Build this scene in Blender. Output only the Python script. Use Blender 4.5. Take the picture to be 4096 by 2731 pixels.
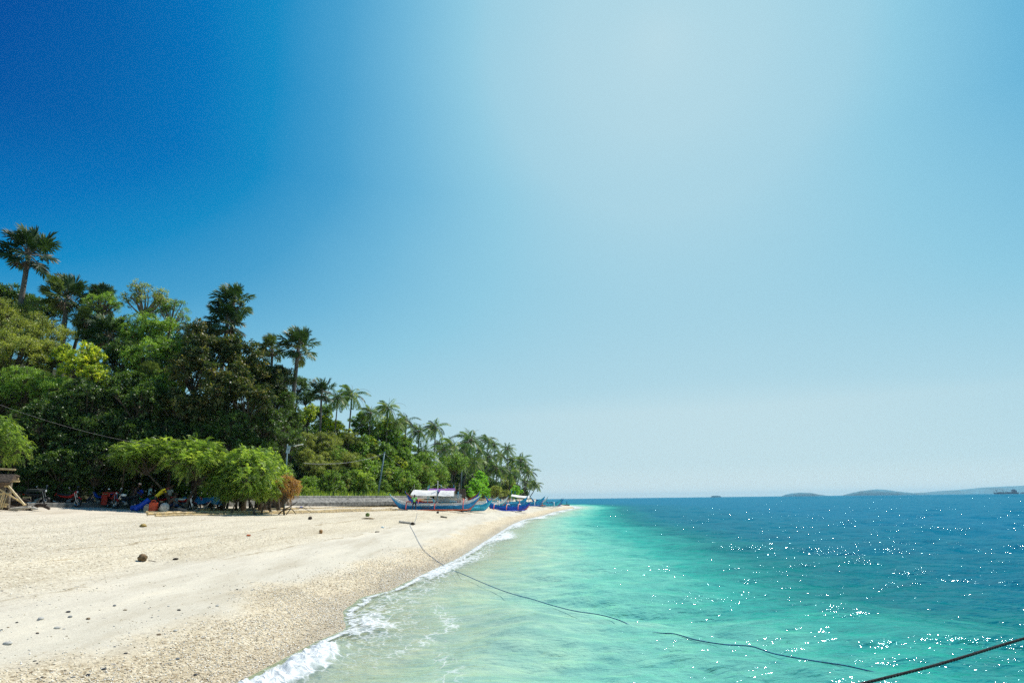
import bpy, bmesh, math, random
import numpy as np
from mathutils import Vector, Matrix, noise as mnoise

random.seed(7)
RNG = np.random.default_rng(11)
for o in list(bpy.data.objects):
    bpy.data.objects.remove(o)
scene = bpy.context.scene
COL = scene.collection
R = math.radians

# ---------------------------------------------------------------- camera
EYE = 2.4
PITCH, ROLL = R(15.49), R(0.68)
FPX = 4096 * 20 / 36
cam_data = bpy.data.cameras.new('camera')
cam_data.lens = 20
cam_data.sensor_width = 36
cam_data.clip_start = 0.05
cam_data.clip_end = 60000
cam = bpy.data.objects.new('camera', cam_data)
COL.objects.link(cam)
scene.camera = cam
_f = Vector((0, math.cos(PITCH), math.sin(PITCH)))
_u0 = Vector((0, -math.sin(PITCH), math.cos(PITCH)))
_r0 = Vector((1, 0, 0))
_r = _r0 * math.cos(ROLL) - _u0 * math.sin(ROLL)
_u = _u0 * math.cos(ROLL) + _r0 * math.sin(ROLL)
M = Matrix((_r, _u, -_f)).transposed().to_4x4()
M.translation = Vector((0, 0, EYE))
cam.matrix_world = M

# ---------------------------------------------------------------- light, sky, exposure
SUN_AZ, SUN_EL = R(44), R(58)
SUNV = Vector((math.sin(SUN_AZ) * math.cos(SUN_EL), math.cos(SUN_AZ) * math.cos(SUN_EL), math.sin(SUN_EL)))
world = bpy.data.worlds.new('World')
scene.world = world
world.use_nodes = True
wn, wl = world.node_tree.nodes, world.node_tree.links
wn.clear()
w_out = wn.new('ShaderNodeOutputWorld')
w_bg = wn.new('ShaderNodeBackground')
w_sky = wn.new('ShaderNodeTexSky')
w_sky.sky_type = 'NISHITA'
w_sky.sun_disc = False
w_sky.sun_elevation = SUN_EL
w_sky.sun_rotation = SUN_AZ
w_sky.altitude = 0
w_sky.air_density = 1.0
w_sky.dust_density = 1.6
w_sky.ozone_density = 2.0
# the sky: deep blue away from a glow centre set apart from the sun, paler round it and towards the horizon
def srgb(r, g, b, k=1.0):
    return tuple(((c / 255 / 12.92) if c / 255 < 0.04045 else ((c / 255 + 0.055) / 1.055) ** 2.4) * k for c in (r, g, b))
EXPO = 0.35
def w_math(op, a, b=None):
    n = wn.new('ShaderNodeMath'); n.operation = op
    for i, v in enumerate((a, b)):
        if v is None: continue
        if isinstance(v, (int, float)): n.inputs[i].default_value = v
        else: wl.new(v, n.inputs[i])
    return n.outputs[0]
def w_ramp(fac, stops):
    r_ = wn.new('ShaderNodeValToRGB')
    while len(r_.color_ramp.elements) < len(stops):
        r_.color_ramp.elements.new(0.5)
    for e, (p, c) in zip(r_.color_ramp.elements, stops):
        e.position = p
        e.color = (c[0], c[1], c[2], 1) if isinstance(c, tuple) else (c, c, c, 1)
    wl.new(fac, r_.inputs[0])
    return r_.outputs[0]
w_tc = wn.new('ShaderNodeTexCoord')
w_nrm = wn.new('ShaderNodeVectorMath'); w_nrm.operation = 'NORMALIZE'
wl.new(w_tc.outputs['Generated'], w_nrm.inputs[0])
w_dot = wn.new('ShaderNodeVectorMath'); w_dot.operation = 'DOT_PRODUCT'
wl.new(w_nrm.outputs[0], w_dot.inputs[0])
GLOW = Vector((math.sin(R(18)) * math.cos(R(42)), math.cos(R(18)) * math.cos(R(42)), math.sin(R(42))))
w_dot.inputs[1].default_value = GLOW
w_gam = w_math('DIVIDE', w_math('ARCCOSINE', w_dot.outputs['Value']), R(180))
w_sep = wn.new('ShaderNodeSeparateXYZ'); wl.new(w_nrm.outputs[0], w_sep.inputs[0])
w_el = w_math('DIVIDE', w_math('ARCSINE', w_sep.outputs['Z']), R(90))
# both curves are stored as (v + 0.4) / 1.4 so that the ramps can hold the part below zero
def w_curve(fac, stops, unit):
    v = w_ramp(fac, [(p / unit, (q + .4) / 1.4) for p, q in stops])
    return w_math('SUBTRACT', w_math('MULTIPLY', v, 1.4), .4)
w_g = w_curve(w_gam, [(0, .92), (8, .90), (15, .85), (22, .736), (29, .61), (36, .455), (43, .265), (50, .071), (57, -.142), (66, -.354), (78, -.1), (95, .6), (150, .9)], 180)  # last stops raised: unseen sky behind the view brightened to fill shaded sides
w_h = w_curve(w_el, [(0, .976), (3, .903), (8, .86), (13, .71), (18, .54), (24, .34), (30, .105), (37, -.04), (45, -.12), (70, 0)], 90)
w_t = w_math('SUBTRACT', 1.0, w_math('MULTIPLY', w_math('SUBTRACT', 1.0, w_g), w_math('SUBTRACT', 1.0, w_h)))
kx = 2 ** -EXPO
w_col = w_ramp(w_t, [(0, srgb(0, 74, 156, kx)), (.2, srgb(0, 97, 172, kx)), (.35, srgb(0, 115, 187, kx)), (.48, srgb(18, 139, 198, kx)), (.6, srgb(72, 161, 208, kx)), (.7, srgb(112, 184, 219, kx)),
                     (.8, srgb(146, 204, 227, kx)), (.9, srgb(178, 216, 230, kx)), (1, srgb(230, 239, 237, kx))])
# a little of the physical sky on top keeps its slow variation
w_nis = wn.new('ShaderNodeVectorMath'); w_nis.operation = 'SCALE'; w_nis.inputs['Scale'].default_value = 0.06
wl.new(w_sky.outputs[0], w_nis.inputs[0])
w_cap = wn.new('ShaderNodeVectorMath'); w_cap.operation = 'MINIMUM'; w_cap.inputs[1].default_value = (.02, .5, .8)
wl.new(w_nis.outputs[0], w_cap.inputs[0])
w_mix = wn.new('ShaderNodeMix'); w_mix.data_type = 'RGBA'; w_mix.inputs[0].default_value = 0.03
wl.new(w_col, w_mix.inputs[6]); wl.new(w_cap.outputs[0], w_mix.inputs[7])
w_bg.inputs['Strength'].default_value = 1.0
wl.new(w_mix.outputs[2], w_bg.inputs[0])
wl.new(w_bg.outputs[0], w_out.inputs[0])

sun_data = bpy.data.lights.new('sun', 'SUN')
sun_data.energy = 4.2
sun_data.angle = R(0.5)
sun_data.color = (1.0, 0.955, 0.88)
sun = bpy.data.objects.new('sun', sun_data)
COL.objects.link(sun)
sun.rotation_euler = SUNV.to_track_quat('Z', 'Y').to_euler()
scene.view_settings.view_transform = 'Standard'
scene.view_settings.look = 'None'
scene.view_settings.gamma = 1.0
scene.view_settings.exposure = EXPO
scene.cycles.max_bounces = 6
scene.cycles.transparent_max_bounces = 16
scene.cycles.sample_clamp_indirect = 1.5
scene.cycles.use_denoising = False
scene.cycles.caustics_reflective = False
scene.cycles.caustics_refractive = False

# ---------------------------------------------------------------- picture measure -> place
def ray(px, py):
    return (_f + _r * ((px - 2048) / FPX) + _u * ((1365.5 - py) / FPX))

def at(px, py, Y):
    d = ray(px, py)
    return Vector((0, 0, EYE)) + d * (Y / d.y)

def on_water(px, py):
    d = ray(px, py)
    return Vector((0, 0, EYE)) + d * (-EYE / d.z)

SHORE_PX = [(994, 2724), (1110, 2663), (1274, 2574), (1400, 2518), (1385, 2448), (1461, 2388), (1569, 2364), (1695, 2300),
            (1840, 2233), (1890, 2200), (1985, 2140), (2048, 2099), (2092, 2080), (2172, 2063), (2215, 2048), (2272, 2036)]
_sp = [on_water(*p) for p in SHORE_PX]
_sp = sorted([(v.y, v.x) for v in _sp])
SY = np.array([-200, -40, -10, 0, 5] + [a for a, b in _sp] + [150, 180, 215, 260, 330, 450, 900])
SX = np.array([-60, -16, -8.5, -6.4, -5.3] + [b for a, b in _sp] + [15.5, 18, 17.5, 13, -8, -60, -300])

def shore_x(y):
    return np.interp(y, SY, SX)

PS = np.array([-400, -60, -25, -12, -6, -2, 0, 2, 4, 8, 12, 16, 20, 25, 30, 34, 2000])
PZ = np.array([-9, -6, -3.2, -1.9, -0.9, -0.28, 0, .33, .66, 1.15, 1.40, 1.6, 1.85, 2.18, 2.40, 2.45, 2.5])
# forest edge
FE_Y = np.array([-100, 0, 30, 45, 56, 64, 71, 75, 85, 105, 118, 150, 190, 240, 300, 600])
FE_X = np.array([-45, -35, -33.5, -30, -26.5, -23.8, -20, -17.9, -14.0, -8.8, -6.2, -0.5, 8.0, 8.0, -5, -120])

def smooth_noise(x, y, sc, seed=0.0):
    x = np.asarray(x) / sc + seed
    y = np.asarray(y) / sc + seed * 1.7
    return (np.sin(x * 1.3 + 1.7 * np.sin(y * 0.9 + seed)) * np.cos(y * 1.1 + 1.3 * np.sin(x * 0.7)) +
            0.5 * np.sin(x * 2.9 + y * 1.7 + seed) * np.cos(y * 2.3 - x * 1.1))

def terr(x, y):
    x = np.asarray(x, float)
    y = np.asarray(y, float)
    s = (shore_x(y) - x) * 0.985
    z = np.interp(s, PS, PZ)
    z = z + np.where(s > 1, smooth_noise(x, y, 2.3) * 0.018 + smooth_noise(x, y, 0.8, 3) * 0.008, 0) * np.clip(s - 1, 0, 1)
    t = np.interp(y, FE_Y, FE_X) - x
    k = np.clip((t + 3) / 5, 0, 1)
    k = k * k * (3 - 2 * k)
    hmax = np.interp(y, [0, 60, 100, 150, 200, 400], [17, 15, 10, 6, 3, 1])
    hill = 2.45 + np.where(t > 2, np.minimum((t - 2) * 0.6, hmax), 0)
    z = z * (1 - k) + np.maximum(hill, np.minimum(z, 2.45)) * k
    return z

def T(x, y):
    return float(terr(x, y))

def gnd(px, py, y0=5, y1=200):
    d = ray(px, py)
    prev = None
    for i in range(4000):
        y = y0 * (y1 / y0) ** (i / 3999)
        p = Vector((0, 0, EYE)) + d * (y / d.y)
        if p.z <= T(p.x, p.y):
            return Vector((p.x, p.y, T(p.x, p.y)))
    return p

def gat(px, Y):
    p = at(px, 2000, Y)
    return Vector((p.x, Y, T(p.x, Y)))

# ---------------------------------------------------------------- materials
def nodes_of(name):
    m = bpy.data.materials.new(name)
    m.use_nodes = True
    nt = m.node_tree
    nt.nodes.clear()
    out = nt.nodes.new('ShaderNodeOutputMaterial')
    return m, nt, out

def N(nt, typ, **kw):
    n = nt.nodes.new(typ)
    for k, v in kw.items():
        if k.startswith('i_'):
            n.inputs[k[2:].replace('_', ' ')].default_value = v
        else:
            setattr(n, k, v)
    return n

def ramp(nt, fac, stops, interp='LINEAR'):
    r = nt.nodes.new('ShaderNodeValToRGB')
    r.color_ramp.interpolation = interp
    while len(r.color_ramp.elements) < len(stops):
        r.color_ramp.elements.new(0.5)
    for e, (p, c) in zip(r.color_ramp.elements, stops):
        e.position = p
        e.color = (c[0], c[1], c[2], 1) if not isinstance(c, (int, float)) else (c, c, c, 1)
    if fac is not None:
        nt.links.new(fac, r.inputs[0])
    return r

def mth(nt, op, a, b=None, c=None, clamp=False):
    n = nt.nodes.new('ShaderNodeMath')
    n.operation = op
    n.use_clamp = clamp
    for i, v in enumerate((a, b, c)):
        if v is None:
            continue
        if isinstance(v, (int, float)):
            n.inputs[i].default_value = v
        else:
            nt.links.new(v, n.inputs[i])
    return n.outputs[0]

def mixc(nt, fac, a, b, blend='MIX'):
    n = nt.nodes.new('ShaderNodeMix')
    n.data_type = 'RGBA'
    n.blend_type = blend
    for sock, v in ((n.inputs[0], fac), (n.inputs[6], a), (n.inputs[7], b)):
        if isinstance(v, (int, float)):
            sock.default_value = v
        elif isinstance(v, (tuple, list)):
            sock.default_value = (v[0], v[1], v[2], 1)
        else:
            nt.links.new(v, sock)
    return n.outputs[2]

MATS = {}
def simple(name, color, rough=0.6, metal=0.0, var=0.15, scale=6.0, bump=0.0, spec=0.4, color2=None, alpha=None):
    """painted / plain surface with a little wear variation"""
    if name in MATS:
        return MATS[name]
    m, nt, out = nodes_of(name)
    b = N(nt, 'ShaderNodeBsdfPrincipled')
    tc = N(nt, 'ShaderNodeTexCoord')
    no = N(nt, 'ShaderNodeTexNoise', i_Scale=scale, i_Detail=6.0, i_Roughness=0.65)
    nt.links.new(tc.outputs['Object'], no.inputs['Vector'])
    c2 = color2 or tuple(min(1, c * (1 - var * 2)) for c in color)
    c1 = tuple(min(1, c * (1 + var * .6)) for c in color)
    rp = ramp(nt, no.outputs[0], [(0.34, c2), (0.62, c1)])
    nt.links.new(rp.outputs[0], b.inputs['Base Color'])
    b.inputs['Roughness'].default_value = rough
    b.inputs['Metallic'].default_value = metal
    b.inputs['Specular IOR Level'].default_value = spec
    if bump:
        bp = N(nt, 'ShaderNodeBump', i_Strength=bump, i_Distance=0.02)
        nt.links.new(no.outputs[0], bp.inputs['Height'])
        nt.links.new(bp.outputs[0], b.inputs['Normal'])
    if alpha is not None:
        b.inputs['Alpha'].default_value = alpha
    nt.links.new(b.outputs[0], out.inputs[0])
    MATS[name] = m
    return m

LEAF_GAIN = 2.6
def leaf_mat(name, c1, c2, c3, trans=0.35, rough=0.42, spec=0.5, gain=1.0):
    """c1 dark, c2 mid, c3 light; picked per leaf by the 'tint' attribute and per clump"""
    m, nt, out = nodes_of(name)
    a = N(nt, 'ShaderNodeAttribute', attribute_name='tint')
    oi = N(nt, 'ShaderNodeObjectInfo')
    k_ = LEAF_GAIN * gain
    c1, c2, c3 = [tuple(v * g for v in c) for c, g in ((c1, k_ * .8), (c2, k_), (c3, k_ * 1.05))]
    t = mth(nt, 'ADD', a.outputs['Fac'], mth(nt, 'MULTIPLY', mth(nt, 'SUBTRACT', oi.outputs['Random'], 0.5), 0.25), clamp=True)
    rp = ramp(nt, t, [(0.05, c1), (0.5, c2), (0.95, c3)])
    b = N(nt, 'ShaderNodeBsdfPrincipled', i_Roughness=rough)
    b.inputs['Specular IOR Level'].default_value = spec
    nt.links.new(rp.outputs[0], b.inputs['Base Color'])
    tr = N(nt, 'ShaderNodeBsdfTranslucent')
    tcol = mixc(nt, 1.0, rp.outputs[0], (1.25, 1.35, 0.45), 'MULTIPLY')
    nt.links.new(tcol, tr.inputs[0])
    mx = N(nt, 'ShaderNodeMixShader')
    mx.inputs[0].default_value = trans
    nt.links.new(b.outputs[0], mx.inputs[1])
    nt.links.new(tr.outputs[0], mx.inputs[2])
    nt.links.new(mx.outputs[0], out.inputs[0])
    return m

# ---------------------------------------------------------------- mesh helpers
def link(name, me, mat=None, parent=None, loc=None):
    o = bpy.data.objects.new(name, me)
    COL.objects.link(o)
    if mat is not None:
        me.materials.clear()
        me.materials.append(mat)
    if parent is not None:
        o.parent = parent
    if loc is not None:
        o.location = loc
    return o

def tag(o, label, cat, group=None):
    o['label'] = label
    o['category'] = cat
    if group:
        o['group'] = group
    return o

def thing(name, label, cat, loc=(0, 0, 0), rz=0.0, group=None):
    o = bpy.data.objects.new(name, None)
    o.empty_display_size = 0.3
    COL.objects.link(o)
    o.location = loc
    o.rotation_euler = (0, 0, rz)
    return tag(o, label, cat, group)

def mesh_np(name, V, F, tint=None, smooth=False):
    me = bpy.data.meshes.new(name)
    V = np.asarray(V, np.float32)
    F = np.asarray(F, np.int32)
    k = F.shape[1]
    me.vertices.add(len(V))
    me.vertices.foreach_set('co', V.ravel())
    me.loops.add(F.size)
    me.loops.foreach_set('vertex_index', F.ravel())
    me.polygons.add(len(F))
    me.polygons.foreach_set('loop_start', np.arange(0, F.size, k, dtype=np.int32))
    me.polygons.foreach_set('loop_total', np.full(len(F), k, np.int32))
    if smooth:
        me.polygons.foreach_set('use_smooth', np.ones(len(F), bool))
    if tint is not None:
        for nm, arr in (tint.items() if isinstance(tint, dict) else [('tint', tint)]):
            at_ = me.attributes.new(nm, 'FLOAT', 'POINT')
            at_.data.foreach_set('value', np.asarray(arr, np.float32))
    me.update()
    return me

class MB:
    def __init__(s):
        s.v, s.f = [], []
    def add(s, vs, fs):
        b = len(s.v)
        s.v += [tuple(v) for v in vs]
        s.f += [tuple(i + b for i in f) for f in fs]
        return s
    def box(s, c, size, rot=None):
        hx, hy, hz = size[0] / 2, size[1] / 2, size[2] / 2
        vs = [Vector((x, y, z)) for x in (-hx, hx) for y in (-hy, hy) for z in (-hz, hz)]
        if rot is not None:
            vs = [rot @ v for v in vs]
        c = Vector(c)
        return s.add([v + c for v in vs], [(0, 1, 3, 2), (4, 6, 7, 5), (0, 4, 5, 1), (2, 3, 7, 6), (0, 2, 6, 4), (1, 5, 7, 3)])
    def tube(s, pts, rad, n=7, caps=True, flat=1.0):
        pts = [Vector(p) for p in pts]
        if not isinstance(rad, (list, tuple)):
            rad = [rad] * len(pts)
        base = len(s.v)
        prev = None
        for i, p in enumerate(pts):
            t = (pts[min(i + 1, len(pts) - 1)] - pts[max(i - 1, 0)])
            if t.length < 1e-9:
                t = Vector((0, 0, 1))
            t.normalize()
            if prev is None:
                a = t.cross(Vector((0, 0, 1)))
                if a.length < 0.05:
                    a = t.cross(Vector((0, 1, 0)))
            else:
                a = prev - t * prev.dot(t)
            a.normalize()
            prev = a
            b = t.cross(a)
            for k in range(n):
                an = 2 * math.pi * k / n
                s.v.append(tuple(p + a * (math.cos(an) * rad[i]) + b * (math.sin(an) * rad[i] * flat)))
        for i in range(len(pts) - 1):
            for k in range(n):
                k2 = (k + 1) % n
                s.f.append((base + i * n + k, base + i * n + k2, base + (i + 1) * n + k2, base + (i + 1) * n + k))
        if caps:
            s.f.append(tuple(base + k for k in range(n - 1, -1, -1)))
            e = base + (len(pts) - 1) * n
            s.f.append(tuple(e + k for k in range(n)))
        return s
    def ball(s, c, r, nu=10, nv=7, jit=0.0, seed=0):
        c = Vector(c)
        if not isinstance(r, (tuple, list)):
            r = (r, r, r)
        rnd = random.Random(seed)
        base = len(s.v)
        s.v.append((c.x, c.y, c.z + r[2]))
        for j in range(1, nv):
            th = math.pi * j / nv
            for i in range(nu):
                ph = 2 * math.pi * i / nu
                q = 1 + rnd.uniform(-jit, jit)
                s.v.append((c.x + r[0] * q * math.sin(th) * math.cos(ph), c.y + r[1] * q * math.sin(th) * math.sin(ph), c.z + r[2] * q * math.cos(th)))
        s.v.append((c.x, c.y, c.z - r[2]))
        L = len(s.v) - 1
        for i in range(nu):
            i2 = (i + 1) % nu
            s.f.append((base, base + 1 + i, base + 1 + i2))
            for j in range(nv - 2):
                a = base + 1 + j * nu
                s.f.append((a + i, a + nu + i, a + nu + i2, a + i2))
            a = base + 1 + (nv - 2) * nu
            s.f.append((a + i, L, a + i2))
        return s
    def sheet(s, grid, thick=0.0):
        """grid[i][j] points"""
        base = len(s.v)
        n, m = len(grid), len(grid[0])
        for row in grid:
            for p in row:
                s.v.append(tuple(p))
        for i in range(n - 1):
            for j in range(m - 1):
                s.f.append((base + i * m + j, base + (i + 1) * m + j, base + (i + 1) * m + j + 1, base + i * m + j + 1))
        if thick:
            b2 = len(s.v)
            for row in grid:
                for p in row:
                    s.v.append((p[0], p[1], p[2] - thick))
            for i in range(n - 1):
                for j in range(m - 1):
                    s.f.append((b2 + i * m + j, b2 + i * m + j + 1, b2 + (i + 1) * m + j + 1, b2 + (i + 1) * m + j))
            ring = [(i, 0) for i in range(n)] + [(n - 1, j) for j in range(1, m)] + [(i, m - 1) for i in range(n - 2, -1, -1)] + [(0, j) for j in range(m - 2, 0, -1)]
            for (a, b), (c, d) in zip(ring, ring[1:] + ring[:1]):
                s.f.append((base + a * m + b, b2 + a * m + b, b2 + c * m + d, base + c * m + d))
        return s
    def mesh(s, name, smooth=False):
        me = bpy.data.meshes.new(name)
        me.from_pydata(s.v, [], s.f)
        if smooth:
            for p in me.polygons:
                p.use_smooth = True
        me.update()
        return me
    def build(s, name, mat, parent=None, loc=None, smooth=False):
        return link(name, s.mesh(name, smooth), mat, parent, loc)

def rotx(a): return Matrix.Rotation(a, 3, 'X')
def roty(a): return Matrix.Rotation(a, 3, 'Y')
def rotz(a): return Matrix.Rotation(a, 3, 'Z')

def arc(pts, n=12):
    """Catmull-Rom through points"""
    P = [Vector(p) for p in pts]
    P = [P[0] * 2 - P[1]] + P + [P[-1] * 2 - P[-2]]
    out = []
    for i in range(1, len(P) - 2):
        for k in range(n):
            t = k / n
            out.append(0.5 * ((2 * P[i]) + (P[i + 1] - P[i - 1]) * t + (2 * P[i - 1] - 5 * P[i] + 4 * P[i + 1] - P[i + 2]) * t * t +
                              (3 * P[i] - P[i - 1] - 3 * P[i + 1] + P[i + 2]) * t ** 3))
    out.append(P[-2])
    return out
# ================================================================ SETTING
# ---- beach / hill terrain
def build_terrain():
    xs = np.concatenate([np.arange(-160, -40, 2.0), np.arange(-40, -12, 0.5), np.arange(-12, 6, 0.2), np.arange(6, 30, 0.6), np.arange(30, 80, 5.0)])
    ys = np.concatenate([np.arange(-40, 4, 1.5), np.arange(4, 24, 0.2), np.arange(24, 80, 0.5), np.arange(80, 260, 1.5), np.arange(260, 520, 8.0)])
    X, Y = np.meshgrid(xs, ys)
    Z = terr(X, Y)
    V = np.stack([X.ravel(), Y.ravel(), Z.ravel()], 1)
    n, m = len(ys), len(xs)
    idx = np.arange(n * m).reshape(n, m)
    F = np.stack([idx[:-1, :-1].ravel(), idx[:-1, 1:].ravel(), idx[1:, 1:].ravel(), idx[1:, :-1].ravel()], 1)
    s = ((shore_x(Y) - X) * 0.985).ravel()
    t = (np.interp(Y, FE_Y, FE_X) - X).ravel()
    me = mesh_np('beach', V, F, {'shore': s, 'forest': t}, smooth=True)
    m_, nt, out = nodes_of('beach_sand')
    L = nt.links
    b = N(nt, 'ShaderNodeBsdfPrincipled')
    geo = N(nt, 'ShaderNodeNewGeometry')
    pos = geo.outputs['Position']
    sh = N(nt, 'ShaderNodeAttribute', attribute_name='shore').outputs['Fac']
    fo = N(nt, 'ShaderNodeAttribute', attribute_name='forest').outputs['Fac']
    big = N(nt, 'ShaderNodeTexNoise', i_Scale=0.35, i_Detail=5.0, i_Roughness=0.6)
    L.new(pos, big.inputs['Vector'])
    wob = mth(nt, 'MULTIPLY', mth(nt, 'SUBTRACT', big.outputs[0], 0.5), 3.0)
    s2 = mth(nt, 'ADD', sh, wob)
    # base colour by band
    sn = mth(nt, 'DIVIDE', s2, 30.0, clamp=True)
    band = ramp(nt, sn, [(0.0, (.62, .56, .46)), (0.03, (.66, .60, .485)), (0.065, (.67, .615, .50)), (0.09, (.61, .58, .49)), (0.17, (.64, .605, .515)),
                         (0.21, (.66, .62, .52)), (0.45, (.70, .67, .59)), (0.62, (.70, .67, .60)), (0.72, (.67, .62, .53)), (0.95, (.60, .55, .46))])
    grav = ramp(nt, sn, [(0.0, .55), (0.02, .95), (0.06, .85), (0.085, .08), (0.165, .15), (0.21, .75), (0.6, .9), (0.72, .35), (0.9, .15)])
    v1 = N(nt, 'ShaderNodeTexVoronoi', i_Scale=26.0)
    v2 = N(nt, 'ShaderNodeTexVoronoi', i_Scale=9.0)
    mp = N(nt, 'ShaderNodeMapping')
    mp.inputs['Scale'].default_value = (1, 1, 1)
    L.new(pos, mp.inputs[0])
    nd = N(nt, 'ShaderNodeTexNoise', i_Scale=12.0, i_Detail=3.0)
    L.new(pos, nd.inputs['Vector'])
    dis = N(nt, 'ShaderNodeVectorMath', operation='SCALE')
    L.new(nd.outputs['Color'], dis.inputs[0]); dis.inputs['Scale'].default_value = 0.12
    ad = N(nt, 'ShaderNodeVectorMath', operation='ADD')
    L.new(pos, ad.inputs[0]); L.new(dis.outputs[0], ad.inputs[1])
    L.new(ad.outputs[0], v1.inputs['Vector']); L.new(ad.outputs[0], v2.inputs['Vector'])
    sep = N(nt, 'ShaderNodeSeparateColor')
    L.new(v1.outputs['Color'], sep.inputs[0])
    peb = ramp(nt, sep.outputs[0], [(0.0, (.17, .125, .075)), (0.08, (.50, .41, .28)), (0.25, (.84, .77, .64)), (0.7, (1.0, .95, .83)), (0.9, (1.3, 1.25, 1.15)), (1.0, (.36, .34, .31))])
    pebm = mixc(nt, grav.outputs[0], (0.95, 0.93, 0.9), peb.outputs[0])
    col = mixc(nt, 1.0, band.outputs[0], pebm, 'MULTIPLY')
    sep2 = N(nt, 'ShaderNodeSeparateColor')
    L.new(v2.outputs['Color'], sep2.inputs[0])
    spk = ramp(nt, sep2.outputs[1], [(0.955, 0.0), (0.965, 1.0)], 'CONSTANT')
    near = ramp(nt, v2.outputs['Distance'], [(0.22, 1.0), (0.30, 0.0)])
    spf = mth(nt, 'MULTIPLY', spk.outputs[0], near.outputs[0])
    spc = ramp(nt, sep2.outputs[0], [(0.0, (.06, .055, .05)), (0.4, (.22, .16, .10)), (0.6, (.30, .28, .25)), (1.0, (.75, .72, .66))], 'CONSTANT')
    col = mixc(nt, spf, col, spc.outputs[0])
    # wrack lines and drifted tint, stretched along the shore
    wm = N(nt, 'ShaderNodeMapping')
    wm.inputs['Rotation'].default_value = (0, 0, R(-8))
    wm.inputs['Scale'].default_value = (1.0, 0.16, 1.0)
    L.new(pos, wm.inputs[0])
    wn_ = N(nt, 'ShaderNodeTexNoise', i_Scale=1.1, i_Detail=7.0, i_Roughness=0.7)
    L.new(wm.outputs[0], wn_.inputs['Vector'])
    wr = ramp(nt, wn_.outputs[0], [(0.3, (.80, .77, .72)), (0.5, (1, 1, 1)), (0.66, (1.12, 1.11, 1.09)), (0.72, (.86, .80, .70))])
    col = mixc(nt, 1.0, col, wr.outputs[0], 'MULTIPLY')
    fn = N(nt, 'ShaderNodeTexNoise', i_Scale=55.0, i_Detail=4.0, i_Roughness=0.8)
    L.new(pos, fn.inputs['Vector'])
    fr = ramp(nt, fn.outputs[0], [(0.3, (.78, .76, .72)), (0.7, (1.16, 1.16, 1.16))])
    col = mixc(nt, 1.0, col, fr.outputs[0], 'MULTIPLY')
    # tide lines: thin broken wrack parallel to the water
    gate = ramp(nt, wn_.outputs[0], [(0.44, 0.0), (0.56, 1.0)])
    for s0, wd in ((5.4, .16), (8.8, .22), (14.5, .3)):
        d_ = mth(nt, 'ABSOLUTE', mth(nt, 'SUBTRACT', mth(nt, 'ADD', sh, mth(nt, 'MULTIPLY', wob, .7)), s0))
        ln = mth(nt, 'MULTIPLY', mth(nt, 'SUBTRACT', 1.0, mth(nt, 'DIVIDE', d_, wd), None, True), gate.outputs[0], None, True)
        lf = ramp(nt, mth(nt, 'MULTIPLY', ln, fn.outputs[0]), [(0.22, 0.0), (0.42, .75)])
        col = mixc(nt, lf.outputs[0], col, mixc(nt, 1.0, col, (.50, .44, .34), 'MULTIPLY'))
    # forest floor
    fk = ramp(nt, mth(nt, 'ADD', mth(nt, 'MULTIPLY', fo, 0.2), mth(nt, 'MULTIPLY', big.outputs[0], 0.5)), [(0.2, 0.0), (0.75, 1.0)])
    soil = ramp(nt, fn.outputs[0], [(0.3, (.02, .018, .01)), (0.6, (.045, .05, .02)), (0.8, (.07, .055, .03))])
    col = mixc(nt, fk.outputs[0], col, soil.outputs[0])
    # wet
    wet = ramp(nt, mth(nt, 'ADD', sh, mth(nt, 'MULTIPLY', wob, 0.25)), [(0.0, 1.0), (0.5, .8), (1.0, 0.0)])
    col = mixc(nt, wet.outputs[0], col, mixc(nt, 1.0, col, (.86, .83, .78), 'MULTIPLY'))
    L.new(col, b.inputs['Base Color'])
    rr = ramp(nt, wet.outputs[0], [(0.0, .92), (1.0, .35)])
    L.new(rr.outputs[0], b.inputs['Roughness'])
    b.inputs['Specular IOR Level'].default_value = 0.25
    h = mth(nt, 'ADD', mth(nt, 'MULTIPLY', mth(nt, 'MULTIPLY', v1.outputs['Distance'], grav.outputs[0]), -1.0), mth(nt, 'MULTIPLY', fn.outputs[0], 0.5))
    h = mth(nt, 'ADD', h, mth(nt, 'MULTIPLY', wn_.outputs[0], 1.5))
    # scuffs and footprints in the dry sand
    fp = N(nt, 'ShaderNodeTexVoronoi', i_Scale=2.2); L.new(ad.outputs[0], fp.inputs['Vector'])
    fpr = ramp(nt, fp.outputs['Distance'], [(0.10, 0.0), (0.24, 1.0)])
    dry = ramp(nt, sn, [(0.17, 0.0), (0.25, 1.0)])
    h = mth(nt, 'ADD', h, mth(nt, 'MULTIPLY', mth(nt, 'MULTIPLY', fpr.outputs[0], dry.outputs[0]), 0.9))
    bp = N(nt, 'ShaderNodeBump', i_Strength=0.55, i_Distance=0.035)
    L.new(h, bp.inputs['Height'])
    L.new(bp.outputs[0], b.inputs['Normal'])
    L.new(b.outputs[0], out.inputs[0])
    o = link('beach', me, m_)
    o['kind'] = 'structure'
    return o
build_terrain()

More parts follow.
